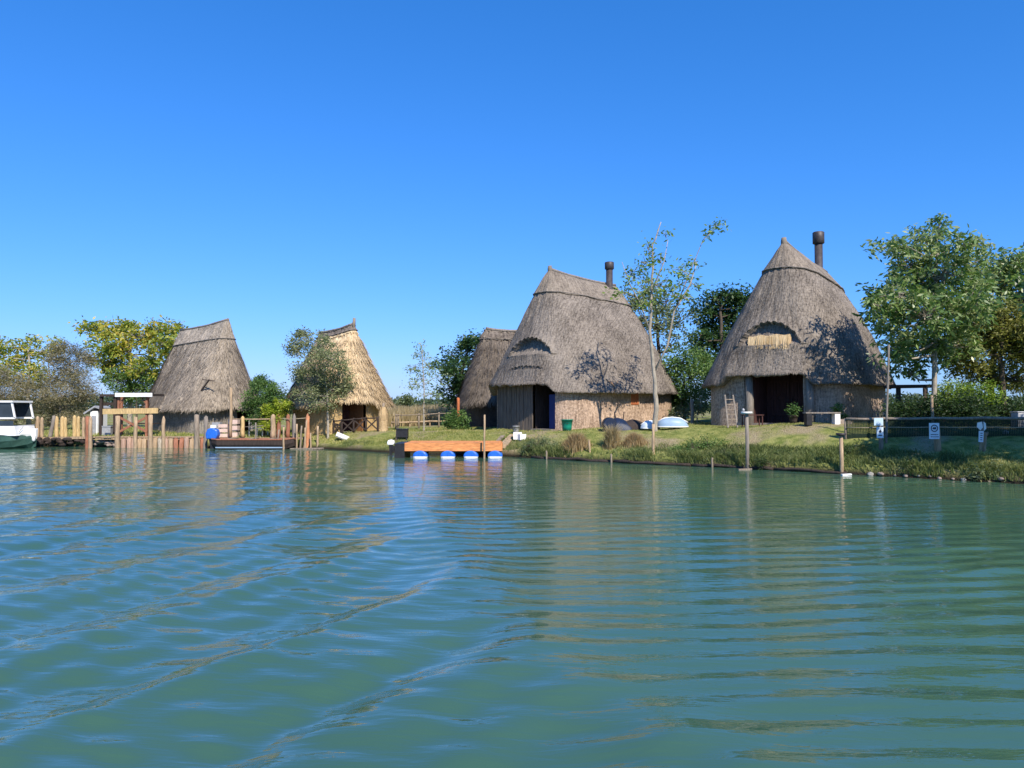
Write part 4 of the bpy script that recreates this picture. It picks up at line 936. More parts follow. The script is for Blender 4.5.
# ---- white motor boat at the left edge
mbt = empty('motor_boat', at(-22, 446, 42.0), 'white cabin motor boat with dark green hull, moored at the far left edge', 'boat'); mbt.location.z = 0; B4 = Vector(mbt.location)
def hull(stations, m, name, parent):
    """stations: (x, half beam, keel z, chine z, gunwale z)"""
    V = []; Fc = []
    for x, hb, k, c, gz_ in stations: V += [(x, 0, k), (x, -hb * .78, c), (x, -hb, (c + gz_) / 2), (x, -hb, gz_), (x, -hb * .9, gz_ + .02), (x, 0, gz_ - .05), (x, hb * .9, gz_ + .02), (x, hb, gz_), (x, hb, (c + gz_) / 2), (x, hb * .78, c)]
    n = 10
    for i in range(len(stations) - 1):
        for j in range(n): Fc.append((i * n + j, i * n + (j + 1) % n, (i + 1) * n + (j + 1) % n, (i + 1) * n + j))
    Fc += [tuple(range(n)), tuple(range((len(stations) - 1) * n, len(stations) * n))[::-1]]
    b = MB(); b.add(V, Fc, False); return b.build(name, m, parent)
k = 42 / F
xr = (36 - (-22)) * k
hull([(-3.4, .95, -.25, .0, .62), (-1, 1.1, -.3, .0, .62), (1.0, 1.08, -.3, .0, .66), (xr - .9, .8, -.25, .08, .76), (xr - .35, .42, -.1, .2, .84), (xr, .06, .1, .35, .92)], HULLG, 'hull', mbt)
hull([(1.0, 1.10, .62, .68, .80), (xr - 1.5, .98, .58, .66, .86), (xr - .9, .84, .34, .50, .92), (xr - .3, .43, .40, .58, 1.0), (xr + .03, .08, .50, .66, 1.06)], WHITE, 'bow_deck', mbt)
hull([(-3.4, .98, .60, .62, .74), (1.0, 1.11, .61, .63, .76)], WHITE, 'gunwale', mbt)
x1 = (24 + 22) * k; x0 = -2.0; xt = (21 + 22) * k
MB().prism([(x0, .7), (x1 + .12, .7), (x1, 1.22), (x0, 1.22)], -.86, .86).build('cabin', WHITE, mbt)
b = MB()
zc = at(0, 418, 42).z; zt = at(0, 402, 42).z
for y_ in (-.78, .78):
    b.beam((x1 - .02, y_, zc), (xt - .05, y_, zt), .08, .08); b.beam((x0 + .1, y_, 1.2), (x0 + .1, y_, zt), .08, .08); b.beam((x0, y_, zc - .0), (x1, y_, zc), .08, .09); b.beam((.1, y_, zc), (.1, y_, zt), .06, .06)
b.box(x0 - .1, xt + .05, -.88, .88, zt - .03, zt + .07); b.build('wheelhouse_frame', WHITE, mbt)
b = MB(); b.prism([(x0 + .15, zc + .05), (x1 - .08, zc + .05), (xt - .1, zt - .04), (x0 + .15, zt - .04)], -.77, -.75).prism([(x0 + .15, zc + .05), (x1 - .08, zc + .05), (xt - .1, zt - .04), (x0 + .15, zt - .04)], .75, .77)
b.build('cabin_window', GLASS, mbt)
b = MB(); b.box((3 + 22) * k, (23 + 22) * k, -.872, -.863, at(0, 425.5, 42).z - .0, at(0, 420.5, 42).z); b.build('side_window', GLASS, mbt)
MB().tube([(x1 + .15, -.7, .9), (x1 + .3, -.65, 1.12), (xr - .5, -.35, 1.25), (xr - .1, 0, 1.28)], .018, 6).build('bow_rail', GMETAL, mbt)
MB().lathe([(.04, -.2), (.09, -.12), (.1, .1), (.06, .2)], 12, (xr - .05, -.14, .55)).build('fender', WHITE, mbt)

# ---- flat wooden barge with the blue outboard motor
bg_ = empty('barge', at(256, 447, 41.3), 'long low dark wooden barge moored right of the log wall', 'boat'); bg_.location.z = 0; k = 41.3 / F
hull([(-2.3, .3, .12, .2, .50), (-1.9, .62, -.08, .0, .47), (1.7, .62, -.08, .0, .47), (2.15, .35, .1, .16, .55)], DARKW, 'hull', bg_)
hull([(-2.32, .32, .42, .46, .56), (-1.9, .65, .42, .44, .53), (1.7, .65, .42, .44, .53), (2.18, .37, .48, .5, .60)], REDW, 'gunwale', bg_)
MB().box(-1.95, 1.75, -.655, -.625, .06, .12).build('pale_stripe', PBLUE, bg_)
for x in (-1.2, -.1, 1.0): MB().box(x - .12, x + .12, -.6, .6, .535, .57).build('thwart', WOOD, bg_)
def outboard(px, py0, py1, Y, cowl, label):
    """cowl, leg with anti-ventilation plate, clamp bracket, skeg and propeller"""
    p = at(px, py0, Y); e = empty('outboard_motor', (p.x, Y, 0), label, 'outboard motor'); zt = p.z; zc = at(px, py1, Y).z; w = .25 if cowl is BLUE else .13; 
    h = zt - zc; q = w * 1.35
    b = MB(); b.prism([(-q * .9, zc), (q * .7, zc), (q, zc + h * .35), (q * .85, zc + h * .8), (q * .1, zt), (-q * .7, zt - h * .12), (-q, zc + h * .45)], -w * .9, w * .9); b.build('cowling', cowl, e, bevel=w * .28)
    b = MB(); b.prism([(-w * .7, zc), (w * .7, zc), (w * .45, .1), (w * .35, -.45), (-w * .2, -.6), (-w * .45, .1)], -w * .38, w * .38); b.build('leg', BLACK, e)
    b = MB(); b.box(-w * 1.1, w * .9, -w * .6, w * .6, -.02, .01); b.build('cavitation_plate', BLACK, e)
    b = MB(); b.box(w * .5, w * 1.2, -w * .75, w * .75, zc - .30, zc - .04); b.build('clamp_bracket', BLACK, e)
    return e
ob = outboard(213, 427.5, 439, 41.2, BLUE, 'outboard motor with bright blue cowling and black leg, at the barge\'s left end')
MB().box(-.10, .18, -.10, .10, at(213, 428, 41.2).z, at(213, 425, 41.2).z).build('tiller_housing', WHITE, ob)
outboard(391, 439.5, 445, 35.3, WHITE, 'small outboard motor with pale cowling at the left end of the floating dock')
# landing behind the barge
ld = empty('landing_stage', at(262, 437.5, 42.6), 'low plank landing stage behind the dark barge', 'landing stage'); ld.location.z = .50; k = 42.6 / F
b = MB(); n = 24
for i in range(n): b.box(-48 * k + i * 96 * k / n + .01, -48 * k + (i + 1) * 96 * k / n - .01, -.55, .55, 0, .05)
b.build('decking', PALE, ld); MB().box(-48 * k, 48 * k, -.53, -.47, -.16, -.003).build('edge_beam', WOOD, ld)
for px in (-40, -14, 14, 40): MB().tube([(px * k, -.42, -1.4), (px * k, -.42, -.17)], .08, 8).build('support_pile', DARKW, ld)
post(231, 388, 41.9, .10, PALE, 'tall thin pale pole rising before the hut doorway', 'pole', 'pole', None, ybot=437)
lp = 'stout posts along the plank landing stage'
post(243, 416, 42.1, .13, YELL, 'pale pointed post right of the tall pole on the landing stage', 'landing_post', 'post', lp, pointed=True, ybot=437.5)
post(273.5, 414, 42.1, .16, PALE, 'thickest pale post in the middle of the landing stage, by the lime shrub', 'landing_post', 'post', lp, pointed=True, ybot=439)
post(279, 414, 42.4, .13, REDW, 'reddish post close right of the thickest pale landing post', 'landing_post', 'post', lp, pointed=True, ybot=438)
post(288.5, 414, 42.4, .13, REDW, 'orange-red post, middle one of the reddish landing posts', 'landing_post', 'post', lp, pointed=True, ybot=438)
post(294.5, 413.5, 41.8, .12, GREYW, 'pale grey pointed post at the right of the barge bow', 'landing_post', 'post', lp, True, pointed=True)
post(308, 413.5, 41.6, .14, mat('orange_post_wood', (.50, .22, .11), vary=.2, scale=5), 'tall orange post at the right end of the landing stage', 'landing_post', 'post', lp, True, pointed=True)
tw = 'thin poles standing in the water off the landing stage'
post(276, 430, 41.0, .055, WOOD, 'thin leaning pole in the water before the barge bow', 'thin_pole', 'pole', tw, True, lean=(.18, 0))
post(284, 427, 40.6, .06, PALE, 'pale thin pole standing in open water before the barge bow', 'thin_pole', 'pole', tw, True)
post(256, 423, 41.0, .05, GREYW, 'thin grey stick at the outer side of the barge', 'thin_pole', 'pole', tw, True)
for px, yt, ln_ in ((297, 424, 0), (300, 426, .1), (303, 420, .22), (305.5, 428, 0), (311, 433, 0)):
    post(px, yt, 41.2, .055, PALE if px % 2 else WOOD, 'thin pole in the tight cluster beside the tall orange post', 'thin_pole', 'pole', tw, True, lean=(ln_, 0))
post(318, 426, 41.2, .07, PALE, 'pale short pole alone between the floating board and the lawn', 'thin_pole', 'pole', tw, True)
b = MB().beam((0, 0, 0), (1.75, -.15, .02), .3, .07, .01); tag(b.build('floating_board', WOOD, None, (at(292, 449, 40.9).x, 40.7, .02)), 'floating board on the water below the cluster of thin poles', 'board')
# hand rail
hr = empty('hand_rail', at(253, 420, 42.2), 'pale hand rail running between the landing posts', 'railing'); B5 = Vector(hr.location)
MB().tube([at(231, 419, 42.1) - B5, at(253, 419.3, 42.2) - B5, at(273, 419, 42.2) - B5], .035, 6).build('rail', PALE, hr)
MB().tube([at(276, 418, 42.3) - B5, at(290, 419.3, 42.2) - B5, at(307, 418, 41.7) - B5], .025, 6).build('rope', ROPE, hr)
MB().tube([at(243, 427, 42.2) - B5, at(258, 426, 42.25) - B5, at(272, 425, 42.2) - B5], .02, 6).build('lower_rail', GREYW, hr)
# crates and pale table by the landing
def crate(px, pyb, Y, w, h, m, label, name='crate', cat='crate'):
    p = at(px, pyb, Y); k = Y / F; w *= k; h *= k; e = empty(name, p, label, cat); b = MB()
    for z0 in (0, h * .36, h * .72): b.box(-w / 2, w / 2, -w * .4, -w * .4 + .03, z0 + .005, z0 + h * .26).box(-w / 2, w / 2, w * .4 - .03, w * .4, z0 + .005, z0 + h * .26).box(-w / 2, -w / 2 + .03, -w * .4 + .032, w * .4 - .032, z0 + .005, z0 + h * .26).box(w / 2 - .03, w / 2, -w * .4 + .032, w * .4 - .032, z0 + .005, z0 + h * .26)
    b.build('slatted_side', m, e); b = MB()
    for sx in (-1, 1):
        for sy in (-1, 1): b.box(sx * (w / 2 - .05) - .025, sx * (w / 2 - .05) + .025, sy * (w * .4 - .055) - .022, sy * (w * .4 - .055) + .022, 0, h)
    b.build('corner_post', WOOD, e); b = MB().box(-w / 2 + .03, w / 2 - .03, -w * .4 + .03, w * .4 - .03, .0, .03); b.build('bottom', WOOD, e); return e
PINK = mat('pale_pink_wood', (.60, .45, .38), vary=.15, scale=5)
crate(224, 437, 42.9, 9, 13, PINK, 'pale pinkish slatted crate left of the tall pole', )
crate(234, 437, 43.0, 9, 18, PINK, 'tall pale slatted crate directly behind the tall pole')
crate(217, 437, 43.2, 8, 15, GMETAL, 'dark grey bin-like crate behind the blue outboard motor')
# garden chairs in the shade behind the rail
def chair(px, Y, m, label, rz=0):
    p = base_of(px, Y); e = empty('garden_chair', p, label, 'chair', None, rz)
    MB().box(-.22, .22, -.22, .22, .42, .46).build('seat', m, e); b = MB()
    for x in (-.18, -.06, .06, .18): b.box(x - .03, x + .03, .20, .225, .46, .92)
    b.build('backrest', m, e)
    for x in (-.2, .2):
        for y in (-.2, .2): MB().beam((x, y, 0), (x * .97, y * .97, .42), .035, .035).build('leg', m, e)
chair(253, 43.6, GMETAL, 'grey garden chair behind the hand rail, left of the thickest landing post', .4)
chair(263, 43.5, WHITE, 'pale garden chair behind the hand rail, nearest the lime shrub', -.5)
# T-shaped peg sticking out of the leftmost roof
pg = empty('roof_peg', HL.M @ Vector((HL.L * .72, .1, 3.55)), 'dark forked wooden peg sticking out of the leftmost hut roof', 'peg'); 
_T, _U = np.meshgrid(np.linspace(-1.2, 1.2, 120), np.linspace(.1, .8, 90)); _x, _y, _z, _, _ = HL.surf(_T, _U, .03); _P = [HL.M @ Vector(q) for q in zip(_x.ravel(), _y.ravel(), _z.ravel())]
def _err(q, px, py): return (512 + F * q.x / q.y - px) ** 2 + (at(0, py, q.y).z - q.z) ** 2 * 300
pg.location = min(_P, key=lambda q: _err(q, 205, 386)); pgl_ = min(_P, key=lambda q: _err(q, 200, 392)) - pg.location
MB().beam((.45, -.55, .35), pgl_ + Vector((-.1, .1, -.08)), .06, .07).build('strut', DARKW, pg); MB().beam((.0, -.45, .36), (.75, -.45, .28), .06, .05).build('crossbar', DARKW, pg)

# ---- in front of the straw hut: brown rail fence, bundle post, white panel, black box
def rail_fence(name, label, pts, Y, m, h, rails, cross=False, r=.05, pr=.06, group=None):
    """posts at pixel columns pts, rails between them"""
    e = empty(name, base_of(pts[0], Y[0]), label, 'fence', group); B = Vector(e.location); P = []
    for px, yy in zip(pts, Y):
        q = gpx(px, yy); P.append(q); MB().tube([q - B + Vector((0, 0, -.25)), q - B + Vector((random.uniform(-.02, .02), 0, h * .5)), q - B + Vector((0, 0, h))], [pr * 1.05, pr, pr * .9], 7, wob=.05).build('fence_post', m, e)
    for a, b in zip(P, P[1:]):
        for z in rails: MB().tube([a - B + Vector((0, -pr, z)), (a + b) / 2 - B + Vector((0, -pr, z - .015)), b - B + Vector((0, -pr, z))], r, 6).build('rail', m, e)
        if cross:
            MB().beam(a - B + Vector((0, -pr - .03, .1)), b - B + Vector((0, -pr - .03, h - .12)), .05, .07).build('cross_brace', m, e); MB().beam(a - B + Vector((0, -pr + .05, h - .12)), b - B + Vector((0, -pr + .05, .1)), .05, .07).build('cross_brace', m, e)
    return e
rail_fence('cross_braced_fence', 'low dark brown fence with crossed braces before the straw-coloured hut', [334, 342, 354, 366, 378], [43.2] * 5, DARKW, .85, (.78,), True, .045)
rail_fence('rail_fence', 'weathered rail fence with pale posts behind the sapling, crossing the lawn', [396, 398, 419, 439, 458, 478], [48, 48, 48.5, 49, 49.5, 50], WOOD, 1.0, (.92,), False, .035, .06)
rail_fence('rail_fence', 'low pale single-rail fence in front of the reed field', [392, 410, 430, 450, 470], [55, 55, 55.5, 56, 56], PALE, .45, (.38,), False, .07, .05)
bp_ = empty('reed_bundle_post', base_of(383.5, 43.6), 'post wrapped in a straw bundle at the right side of the straw hut doorway', 'post'); h_ = at(383, 403, 43.6).z - bp_.location.z
MB().tube([(0, 0, -.2), (0, 0, h_)], .07, 8).build('pole', WOOD, bp_)
rg = np.random.default_rng(8); n = 900; a = rg.uniform(0, 6.28, n); z = rg.uniform(0, h_ * .7, n); P = np.stack([np.cos(a) * .13, np.sin(a) * .13, z + .3], -1); D = np.stack([np.cos(a) * .16, np.sin(a) * .16, -rg.uniform(.3, .5, n)], -1); s_ = np.stack([-np.sin(a), np.cos(a), a * 0], -1) * .02
V = np.stack([P - s_, P + s_, P + D + s_, P + D - s_], 1).reshape(-1, 3); link('straw_bundle', np_mesh('straw_bundle', V, np.arange(4 * n).reshape(n, 4), STRAW, rg.uniform(0, 3, (4 * n, 2))), bp_)
wp = empty('tilted_panel', at(343.5, 438.5, 41.9), 'white flat panel lying tilted on the grass before the straw-coloured hut', 'panel'); q = gpx(343.5, 41.7); wp.location = (q.x, 41.7, q.z + .12); wp.rotation_euler = (R(20), R(24), R(12))
MB().box(-.40, .40, -.3, .3, 0, .035).build('sheet', WHITE, wp); MB().box(-.42, .42, -.32, -.302, -.015, .05).build('edge_strip', GMETAL, wp)
bx = empty('black_box', gpx(402.5, 39.6), 'black plastic storage box on legs, standing on the lawn beside a thin stick', 'box'); w = 5.6 * 39.6 / F
MB().box(-w, w, -.25, .25, .12, .52).build('body', BLACK, bx, bevel=.02); MB().box(-w * 1.06, w * 1.06, -.28, .28, .523, .57).build('lid', BLACK, bx, bevel=.01)
for sx in (-1, 1):
    for sy in (-1, 1): MB().box(sx * w * .85 - .03, sx * w * .85 + .03, sy * .2 - .03, sy * .2 + .03, -.05, .12).build('leg', BLACK, bx)
post(396.3, 431, 39.4, .025, PALE, 'thin pale stick upright at the left side of the black box', 'stick', 'stick')
post(458.5, 398, 45.2, .10, BRICK, 'short terracotta-coloured post under the eave of the shaggy hut', 'post', 'post', ybot=426)

# ---- floating dock
dk = empty('floating_dock', (at(448, 459, 33.6).x, 34.2, 0), 'floating dock with orange plank deck and blue and white barrel floats', 'dock'); k = 33.6 / F; B6 = Vector(dk.location)
xl, xr_ = (405 - 512) * k - B6.x, (501 - 512) * k - B6.x; zt = at(450, 443, 33.6).z; zb = at(450, 451, 33.6).z
b = MB(); n = 34
for i in range(n): x = xl + (xr_ - xl) * i / n; b.box(x + .006, x + (xr_ - xl) / n - .006, -.60, 1.35, zt - .035, zt)
b.build('decking', ORNG, dk)
MB().box(xl, xr_, -.66, -.602, zb, zt + .012).build('side_board', ORNG, dk); MB().box(xl, xr_, 1.352, 1.41, zb, zt + .012).build('side_board', ORNG, dk)
MB().box(xr_ - .0, xr_ + .055, -.60, 1.35, zb, zt - .04).build('end_board', ORNG, dk)
for y_ in (-.5, .35, 1.2): MB().box(xl, xr_ - .01, y_ - .06, y_ + .06, zb - .04, zt - .04).build('bearer', DARKW, dk)
xk = (395 - 512) * k - B6.x; MB().box(xk, xl - .003, -.66, 1.3, -.12, zt - .08).build('black_end_float', BLACK, dk)
MB().box(xk - .0, xl - .003, -.64, 1.28, zt - .077, zt - .02).build('rubber_mat', BLACK, dk)
def barrel(px, parent):
    x = (px - 512) * k - B6.x; r_ = .235; zc = .09
    b = MB(); N = 22; ys = [(-.70, .17), (-.695, .215), (-.66, r_), (-.2, r_ * .985), (-.18, r_ * 1.02), (.1, r_ * 1.02), (.12, r_ * .985), (.24, r_), (.27, .2)]
    top = []; 
    for part, m, lo, hi in (('barrel_float', BLUE, -.12, math.pi + .12), ('white_underside', WHITE, math.pi + .12, 2 * math.pi - .12)):
        vs = []; fs = []; n_ = 15
        for y_, rr_ in ys:
            for i in range(n_): a_ = lo + (hi - lo) * i / (n_ - 1); vs.append((x + math.cos(a_) * rr_ * 1.38, y_, zc + math.sin(a_) * rr_))
        for j in range(len(ys) - 1):
            for i in range(n_ - 1): fs.append((j * n_ + i, j * n_ + i + 1, (j + 1) * n_ + i + 1, (j + 1) * n_ + i))
        fs.append(tuple(range(n_))); fs.append(tuple(range((len(ys) - 1) * n_, len(ys) * n_))[::-1])
        bb = MB(); bb.add(vs, fs, True); bb.sm[-1] = bb.sm[-2] = False; bb.build(part, m, parent)
for px in (420.5, 448, 471, 495): barrel(px, dk)
post(484.5, 415, 33.2, .05, PALE, 'thin pale pole standing in the water against the floating dock', 'dock_pole', 'pole', None, True)

# ---- in front of the middle hut
for i, (x0_, y0_, x1_, y1_) in enumerate(((492, 431.5, 503, 427.5), (498, 433, 512, 429), (503, 436, 513, 432.5))):
    Y0, Y1 = 35.6 + i * -.3, 37.0 - i * .3; a, c = gpx(x0_, Y0) + Vector((0, 0, .06)), gpx(x1_, Y1) + Vector((0, 0, .06))
    tag(MB().beam(Vector((0, 0, 0)), c - a, .2, .05).build('loose_board', PALE if i else WOOD, None, a), 'weathered board lying on the grass before the plank front of the middle hut', 'board', 'boards lying before the middle hut')
wb = empty('concrete_block', gpx(517.5, 35.9), 'white hollow concrete block on the grass before the middle hut', 'block'); 
b = MB(); w = .20; b.box(-w, w, -.16, -.12, 0, .34).box(-w, w, .12, .16, 0, .34).box(-w, -w + .04, -.118, .118, 0, .34).box(w - .04, w, -.118, .118, 0, .34).box(-.02, .02, -.118, .118, 0, .34); b.build('shell', WHITE, wb)
wb2 = wb.copy(); COL.objects.link(wb2); wb2.location = gpx(521.8, 35.7); wb2.rotation_euler = (0, 0, .5); wb2.scale = (.8, .8, .8); wb2['label'] = 'smaller white concrete block touching the right side of another before the middle hut'
for ch in wb.children: c = ch.copy(); COL.objects.link(c); c.parent = wb2
def tub(px, Y, r0, r1, h, m, label, cat='tub', handle=True, rim=.03, name='bucket'):
    e = empty(name, gpx(px, Y), label, cat)
    b = MB(); b.lathe([(r0, 0), (r0 * .6 + r1 * .4, h * .4), (r1, h), (r1 + rim, h), (r1 + rim, h + .03), (r1, h + .035), (r1 - .02, h), (r0 - .02, .05), (.01, .05)], 24); b.build('body', m, e)
    if handle: MB().tube([(-r1, 0, h), (-r1 * .7, -r1 * .3, h - .1), (0, -r1 * .6 - r1 * .5, h - .16), (r1 * .7, -r1 * .3, h - .1), (r1, 0, h)], .012, 6).build('handle', BLACK, e)
    return e
tub(567, 36.0, .20, .27, .50, GREENP, 'green plastic tub against the reed wall of the middle hut')
tub(516, 37.0, .12, .15, .33, GMETAL, 'grey bucket standing before the plank front of the middle hut', 'bucket')
post(592.5, 440, 32.0, .05, PALE, 'short pale stake leaning at the waterline between dry grass clumps', 'leaning_stake', 'stake', None, True, lean=(-.16, 0))
post(653, 424, 30.2, .065, PALE, 'thin pale pole in the water before the slender tree', 'water_pole', 'pole', None, True)
# window shutter and broken branch on the middle hut
o, yw = long_wall_box(HC, .0, 1.0, 1.6, .6, BRICK, 'window_shutter')
def hc_px(px, py, off=0.):
    """local x on the long wall of the middle hut seen at column px"""
    best = None
    for i in range(400):
        x = -HC.WL + 2 * HC.WL * i / 399; n_ = HC.n + .8; y = HC.WW * max(0, 1 - (abs(x) / HC.WL) ** n_) ** (1 / n_) + off
        p = HC.M @ Vector((x, y, 1.2)); u = 512 + F * p.x / p.y
        if best is None or abs(u - px) < best[0]: best = (abs(u - px), x, y, p)
    return best[1:]
bpy.data.objects.remove(o)
xs_, ys_, pp = hc_px(634, 400); z_a = at(634, 404.5, pp.y).z - HC.c.z; z_b = at(634, 393, pp.y).z - HC.c.z
sh_ = MB(); sh_.box(xs_ - .30, xs_ + .30, ys_ - .03, ys_ + .045, z_a, z_b); sh_.build('window_shutter', BRICK, HC.root)
MB().box(xs_ - .36, xs_ - .302, ys_ - .03, ys_ + .06, z_a - .05, z_b + .05).build('window_frame', PALE, HC.root); MB().box(xs_ + .302, xs_ + .36, ys_ - .03, ys_ + .06, z_a - .05, z_b + .05).build('window_frame', PALE, HC.root)
br_ = empty('dead_branch', at(614, 386, 36.2), 'dry forked branch hanging over the eave of the middle hut', 'branch'); B7 = Vector(br_.location)
MB().tube([at(606, 379, 36.4) - B7, at(613, 385, 36.1) - B7, at(615, 390, 36.0) - B7, at(615, 397, 36.1) - B7], [.02, .04, .035, .015], 6).tube([at(618, 381, 36.1) - B7, at(614, 387, 36.1) - B7], [.015, .03], 5).tube([at(611, 381, 36.3) - B7, at(613, 385, 36.1) - B7], [.012, .03], 5).build('forked_stem', mat('dry_branch', (.35, .2, .1), vary=.3), br_)
for i, px in enumerate((616, 622)):
    a = at(px, 402, pp.y - .3); 
    MBx = MB().tube([(0, 0, 0), (random.uniform(-.1, .1), -.05, .35), (random.uniform(-.1, .1), 0, .8)], [.03, .03, .02], 6, wob=.2); tag(MBx.build('stick', DARKW, None, gpx(px, 35.3)), 'crooked dark stick leaning at the reed wall, %s' % ('nearer the green tub' if i == 0 else 'nearer the shutter'), 'stick')
# tarpaulin heap and round dark basket by the wall
def heap(px, Y, w, d, h, m, label, name='covered_heap', seed=1):
    rg = np.random.default_rng(seed); nx, ny = 26, 16; X, Yg = np.meshgrid(np.linspace(-w, w, nx), np.linspace(-d, d, ny))
    q = np.clip(1 - (X / w) ** 4, 0, 1) * np.clip(1 - (Yg / d) ** 4, 0, 1); Z = h * q ** .5 * (.7 + .5 * vnoise(X + 9, Yg + 9, 2.2, seed)) + .03 * vnoise(X, Yg, 9, seed)
    V = np.stack([X, Yg, Z - .05], -1).reshape(-1, 3); i = np.arange(nx * ny).reshape(ny, nx); Q = np.stack([i[:-1, :-1], i[:-1, 1:], i[1:, 1:], i[1:, :-1]], -1).reshape(-1, 4)
    return tag(link(name, np_mesh(name, V, Q, m, smooth=True), None, gpx(px, Y)), label, 'heap')
TARP = mat('dark_tarpaulin', (.012, .022, .05), rough=.5, vary=.3, scale=5)
heap(619, 34.9, .55, .45, .50, TARP, 'dark blue tarpaulin heap by the shaded wall of the middle hut')
heap(634, 34.9, .6, .4, .42, DARKW, 'dark brown covered heap between the blue tarpaulin and the pale boats')
e = empty('round_barrel', gpx(609, 34.7), 'dark round barrel lying on its side left of the blue tarpaulin', 'barrel')
MB().tube([(0, -.35, .3), (0, -.2, .3), (0, .2, .3), (0, .35, .3)], [.26, .30, .30, .26], 20).build('body', TARP, e); MB().tube([(0, -.22, .3), (0, -.18, .3)], .312, 20).build('hoop', BLACK, e); MB().tube([(0, .18, .3), (0, .22, .3)], .312, 20).build('hoop', BLACK, e)
# upturned boats
def upturned(px0, px1, Y, h, w, m, label, rz):
    k = Y / F; L = (px1 - px0) * k / 2; e = empty('upturned_boat', gpx((px0 + px1) / 2, Y) + Vector((0, 0, .05)), label, 'boat', 'pale blue boats lying upside down by the middle hut', rz); n = 17; m_ = 13; V = []; Q = []
    for i in range(n):
        t = -1 + 2 * i / (n - 1); f = (1 - abs(t) ** 2.6) ** .6 + .001; top = h * (.55 + .45 * (1 - t * t)) 
        for j in range(m_):
            a_ = math.pi * j / (m_ - 1); V.append((t * L, math.cos(a_) * w * f, top * max(0, math.sin(a_)) ** .55 * (.35 + .65 * min(1, f * 1.3))))
    for i in range(n - 1):
        for j in range(m_ - 1): Q.append((i * m_ + j, i * m_ + j + 1, (i + 1) * m_ + j + 1, (i + 1) * m_ + j))
    b = MB(); b.add(V, Q, True); b.build('hull', m, e)
    MB().tube([(-L * .97, 0, h * .5), (-L * .5, 0, h * .93), (0, 0, h * 1.03), (L * .5, 0, h * .93), (L * .97, 0, h * .5)], .025, 6).build('keel', WHITE, e)
    b = MB(); b.tube([(L * t, -w * (1 - abs(t) ** 2.6 + .001) ** .6 - .02, .03) for t in np.linspace(-.99, .99, 14)], .025, 6); b.build('gunwale', WHITE, e)
upturned(656, 688, 33.6, .44, .40, PBLUE, 'larger pale blue boat upside down on the grass, right of the slender trunk', -.10)
upturned(640, 660, 34.1, .36, .35, mat('bluish_white_paint', (.55, .62, .68), rough=.45, vary=.1), 'smaller bluish-white boat upside down behind the slender trunk', .15)
post(692, 400, 37.5, .10, WOOD, 'weathered broken post before the shrub between the big huts', 'post', 'post')

# ---- before the right hut
ldr = empty('ladder', gpx(731.5, 32.3), 'old weathered wooden ladder leaning on the left wall of the right hut', 'ladder'); q = ldr.location; k = 32.3 / F; h_ = at(731, 395, 32.6).z - q.z
for sx in (-1, 1): MB().beam((sx * .20, -.15, 0), (sx * .17, .38, h_), .06, .05).build('side_rail', GREYW, ldr)
for i in range(6): z = h_ * (i + .7) / 6.6; MB().beam((-.2, -.15 + .53 * z / h_, z), (.2, -.15 + .53 * z / h_, z), .045, .04).build('rung', WOOD, ldr)
def tray_post(px, ytop, Y, label, m, tw_, bowl):
    x = (px - 512) / F * Y; zt = at(px, ytop, Y).z; e = empty('tray_post', (x, Y, -.6), label, 'post'); h = zt + .6
    MB().tube([(0, 0, -.3), (.01, 0, h * .5), (0, 0, h - .03)], [.07, .065, .06], 9, wob=.06).build('pole', m, e)
    MB().lathe([(tw_ * .35, h - .06), (tw_, h - .03), (tw_, h + .03), (tw_ * .9, h + .03), (tw_ * .8, h)], 16).build('tray', WHITE if bowl else METAL, e); return e, h
e, h_ = tray_post(746.5, 412.5, 27.35, 'grey pole with flat white round tray on top, in the water before the right hut', GREYW, .20, True)
gl = MB(); gl.lathe([(.02, h_ + .02), (.05, h_ + .05), (.055, h_ + .1), (.02, h_ + .15)], 10, (-.12, 0, 0)); gl.build('tray_knob', GMETAL, e)
b = MB().beam((-.2, 0, 0), (.28, .02, .02), .12, .05); tag(b.build('floating_stick', WOOD, None, (at(743, 467, 27.2).x, 27.1, .01)), 'short piece of driftwood at the foot of the white-topped tray pole', 'driftwood')
e, h_ = tray_post(840.5, 434, 25.4, 'pale pole with dark flat plate on top, rising from the weeds at the shore', PALE, .16, False)
b = MB().beam((0, 0, 0), (.30, .0, .02), .14, .05); tag(b.build('white_float', WHITE, None, (at(841, 470, 24.9).x, 24.85, .02)), 'small white float at the waterline by the plate-topped pole', 'float')
# bench
bn = empty('bench', gpx(824, 29.8), 'plank bench resting on a dark and a white block, before the right hut', 'bench'); k = 29.8 / F
MB().box(-20 * k, 15 * k, -.17, .17, .42, .475).build('seat_plank', GREYW, bn, bevel=.008)
MB().box(-19 * k, -13.5 * k, -.15, .15, -.05, .418).build('support_block', BLACK, bn, bevel=.015); MB().box(9 * k, 14.5 * k, -.15, .15, -.05, .418).build('support_block', WHITE, bn, bevel=.015)
heap(841, 30.3, .38, .3, .25, mat('grey_brushwood', (.25, .2, .16), vary=.4, scale=12, bump=.8, bscale=30), 'small grey brushwood heap at the right end of the bench', 'brushwood_heap', 6)
tb = empty('low_table', gpx(752, 32.0), 'low reddish table beside the doorway of the right hut', 'table')
MB().box(-.42, .42, -.25, .25, .46, .50).build('table_top', BRNW, tb)
for sx in (-1, 1):
    for sy in (-1, 1): MB().beam((sx * .36, sy * .2, -.02), (sx * .36, sy * .2, .46), .045, .045).build('leg', BRNW, tb)
pt = tub(793, 31.4, .13, .18, .28, DARKW, 'dark plant pot with green leaves at the right side of the doorway', 'plant pot', False, name='plant_pot')
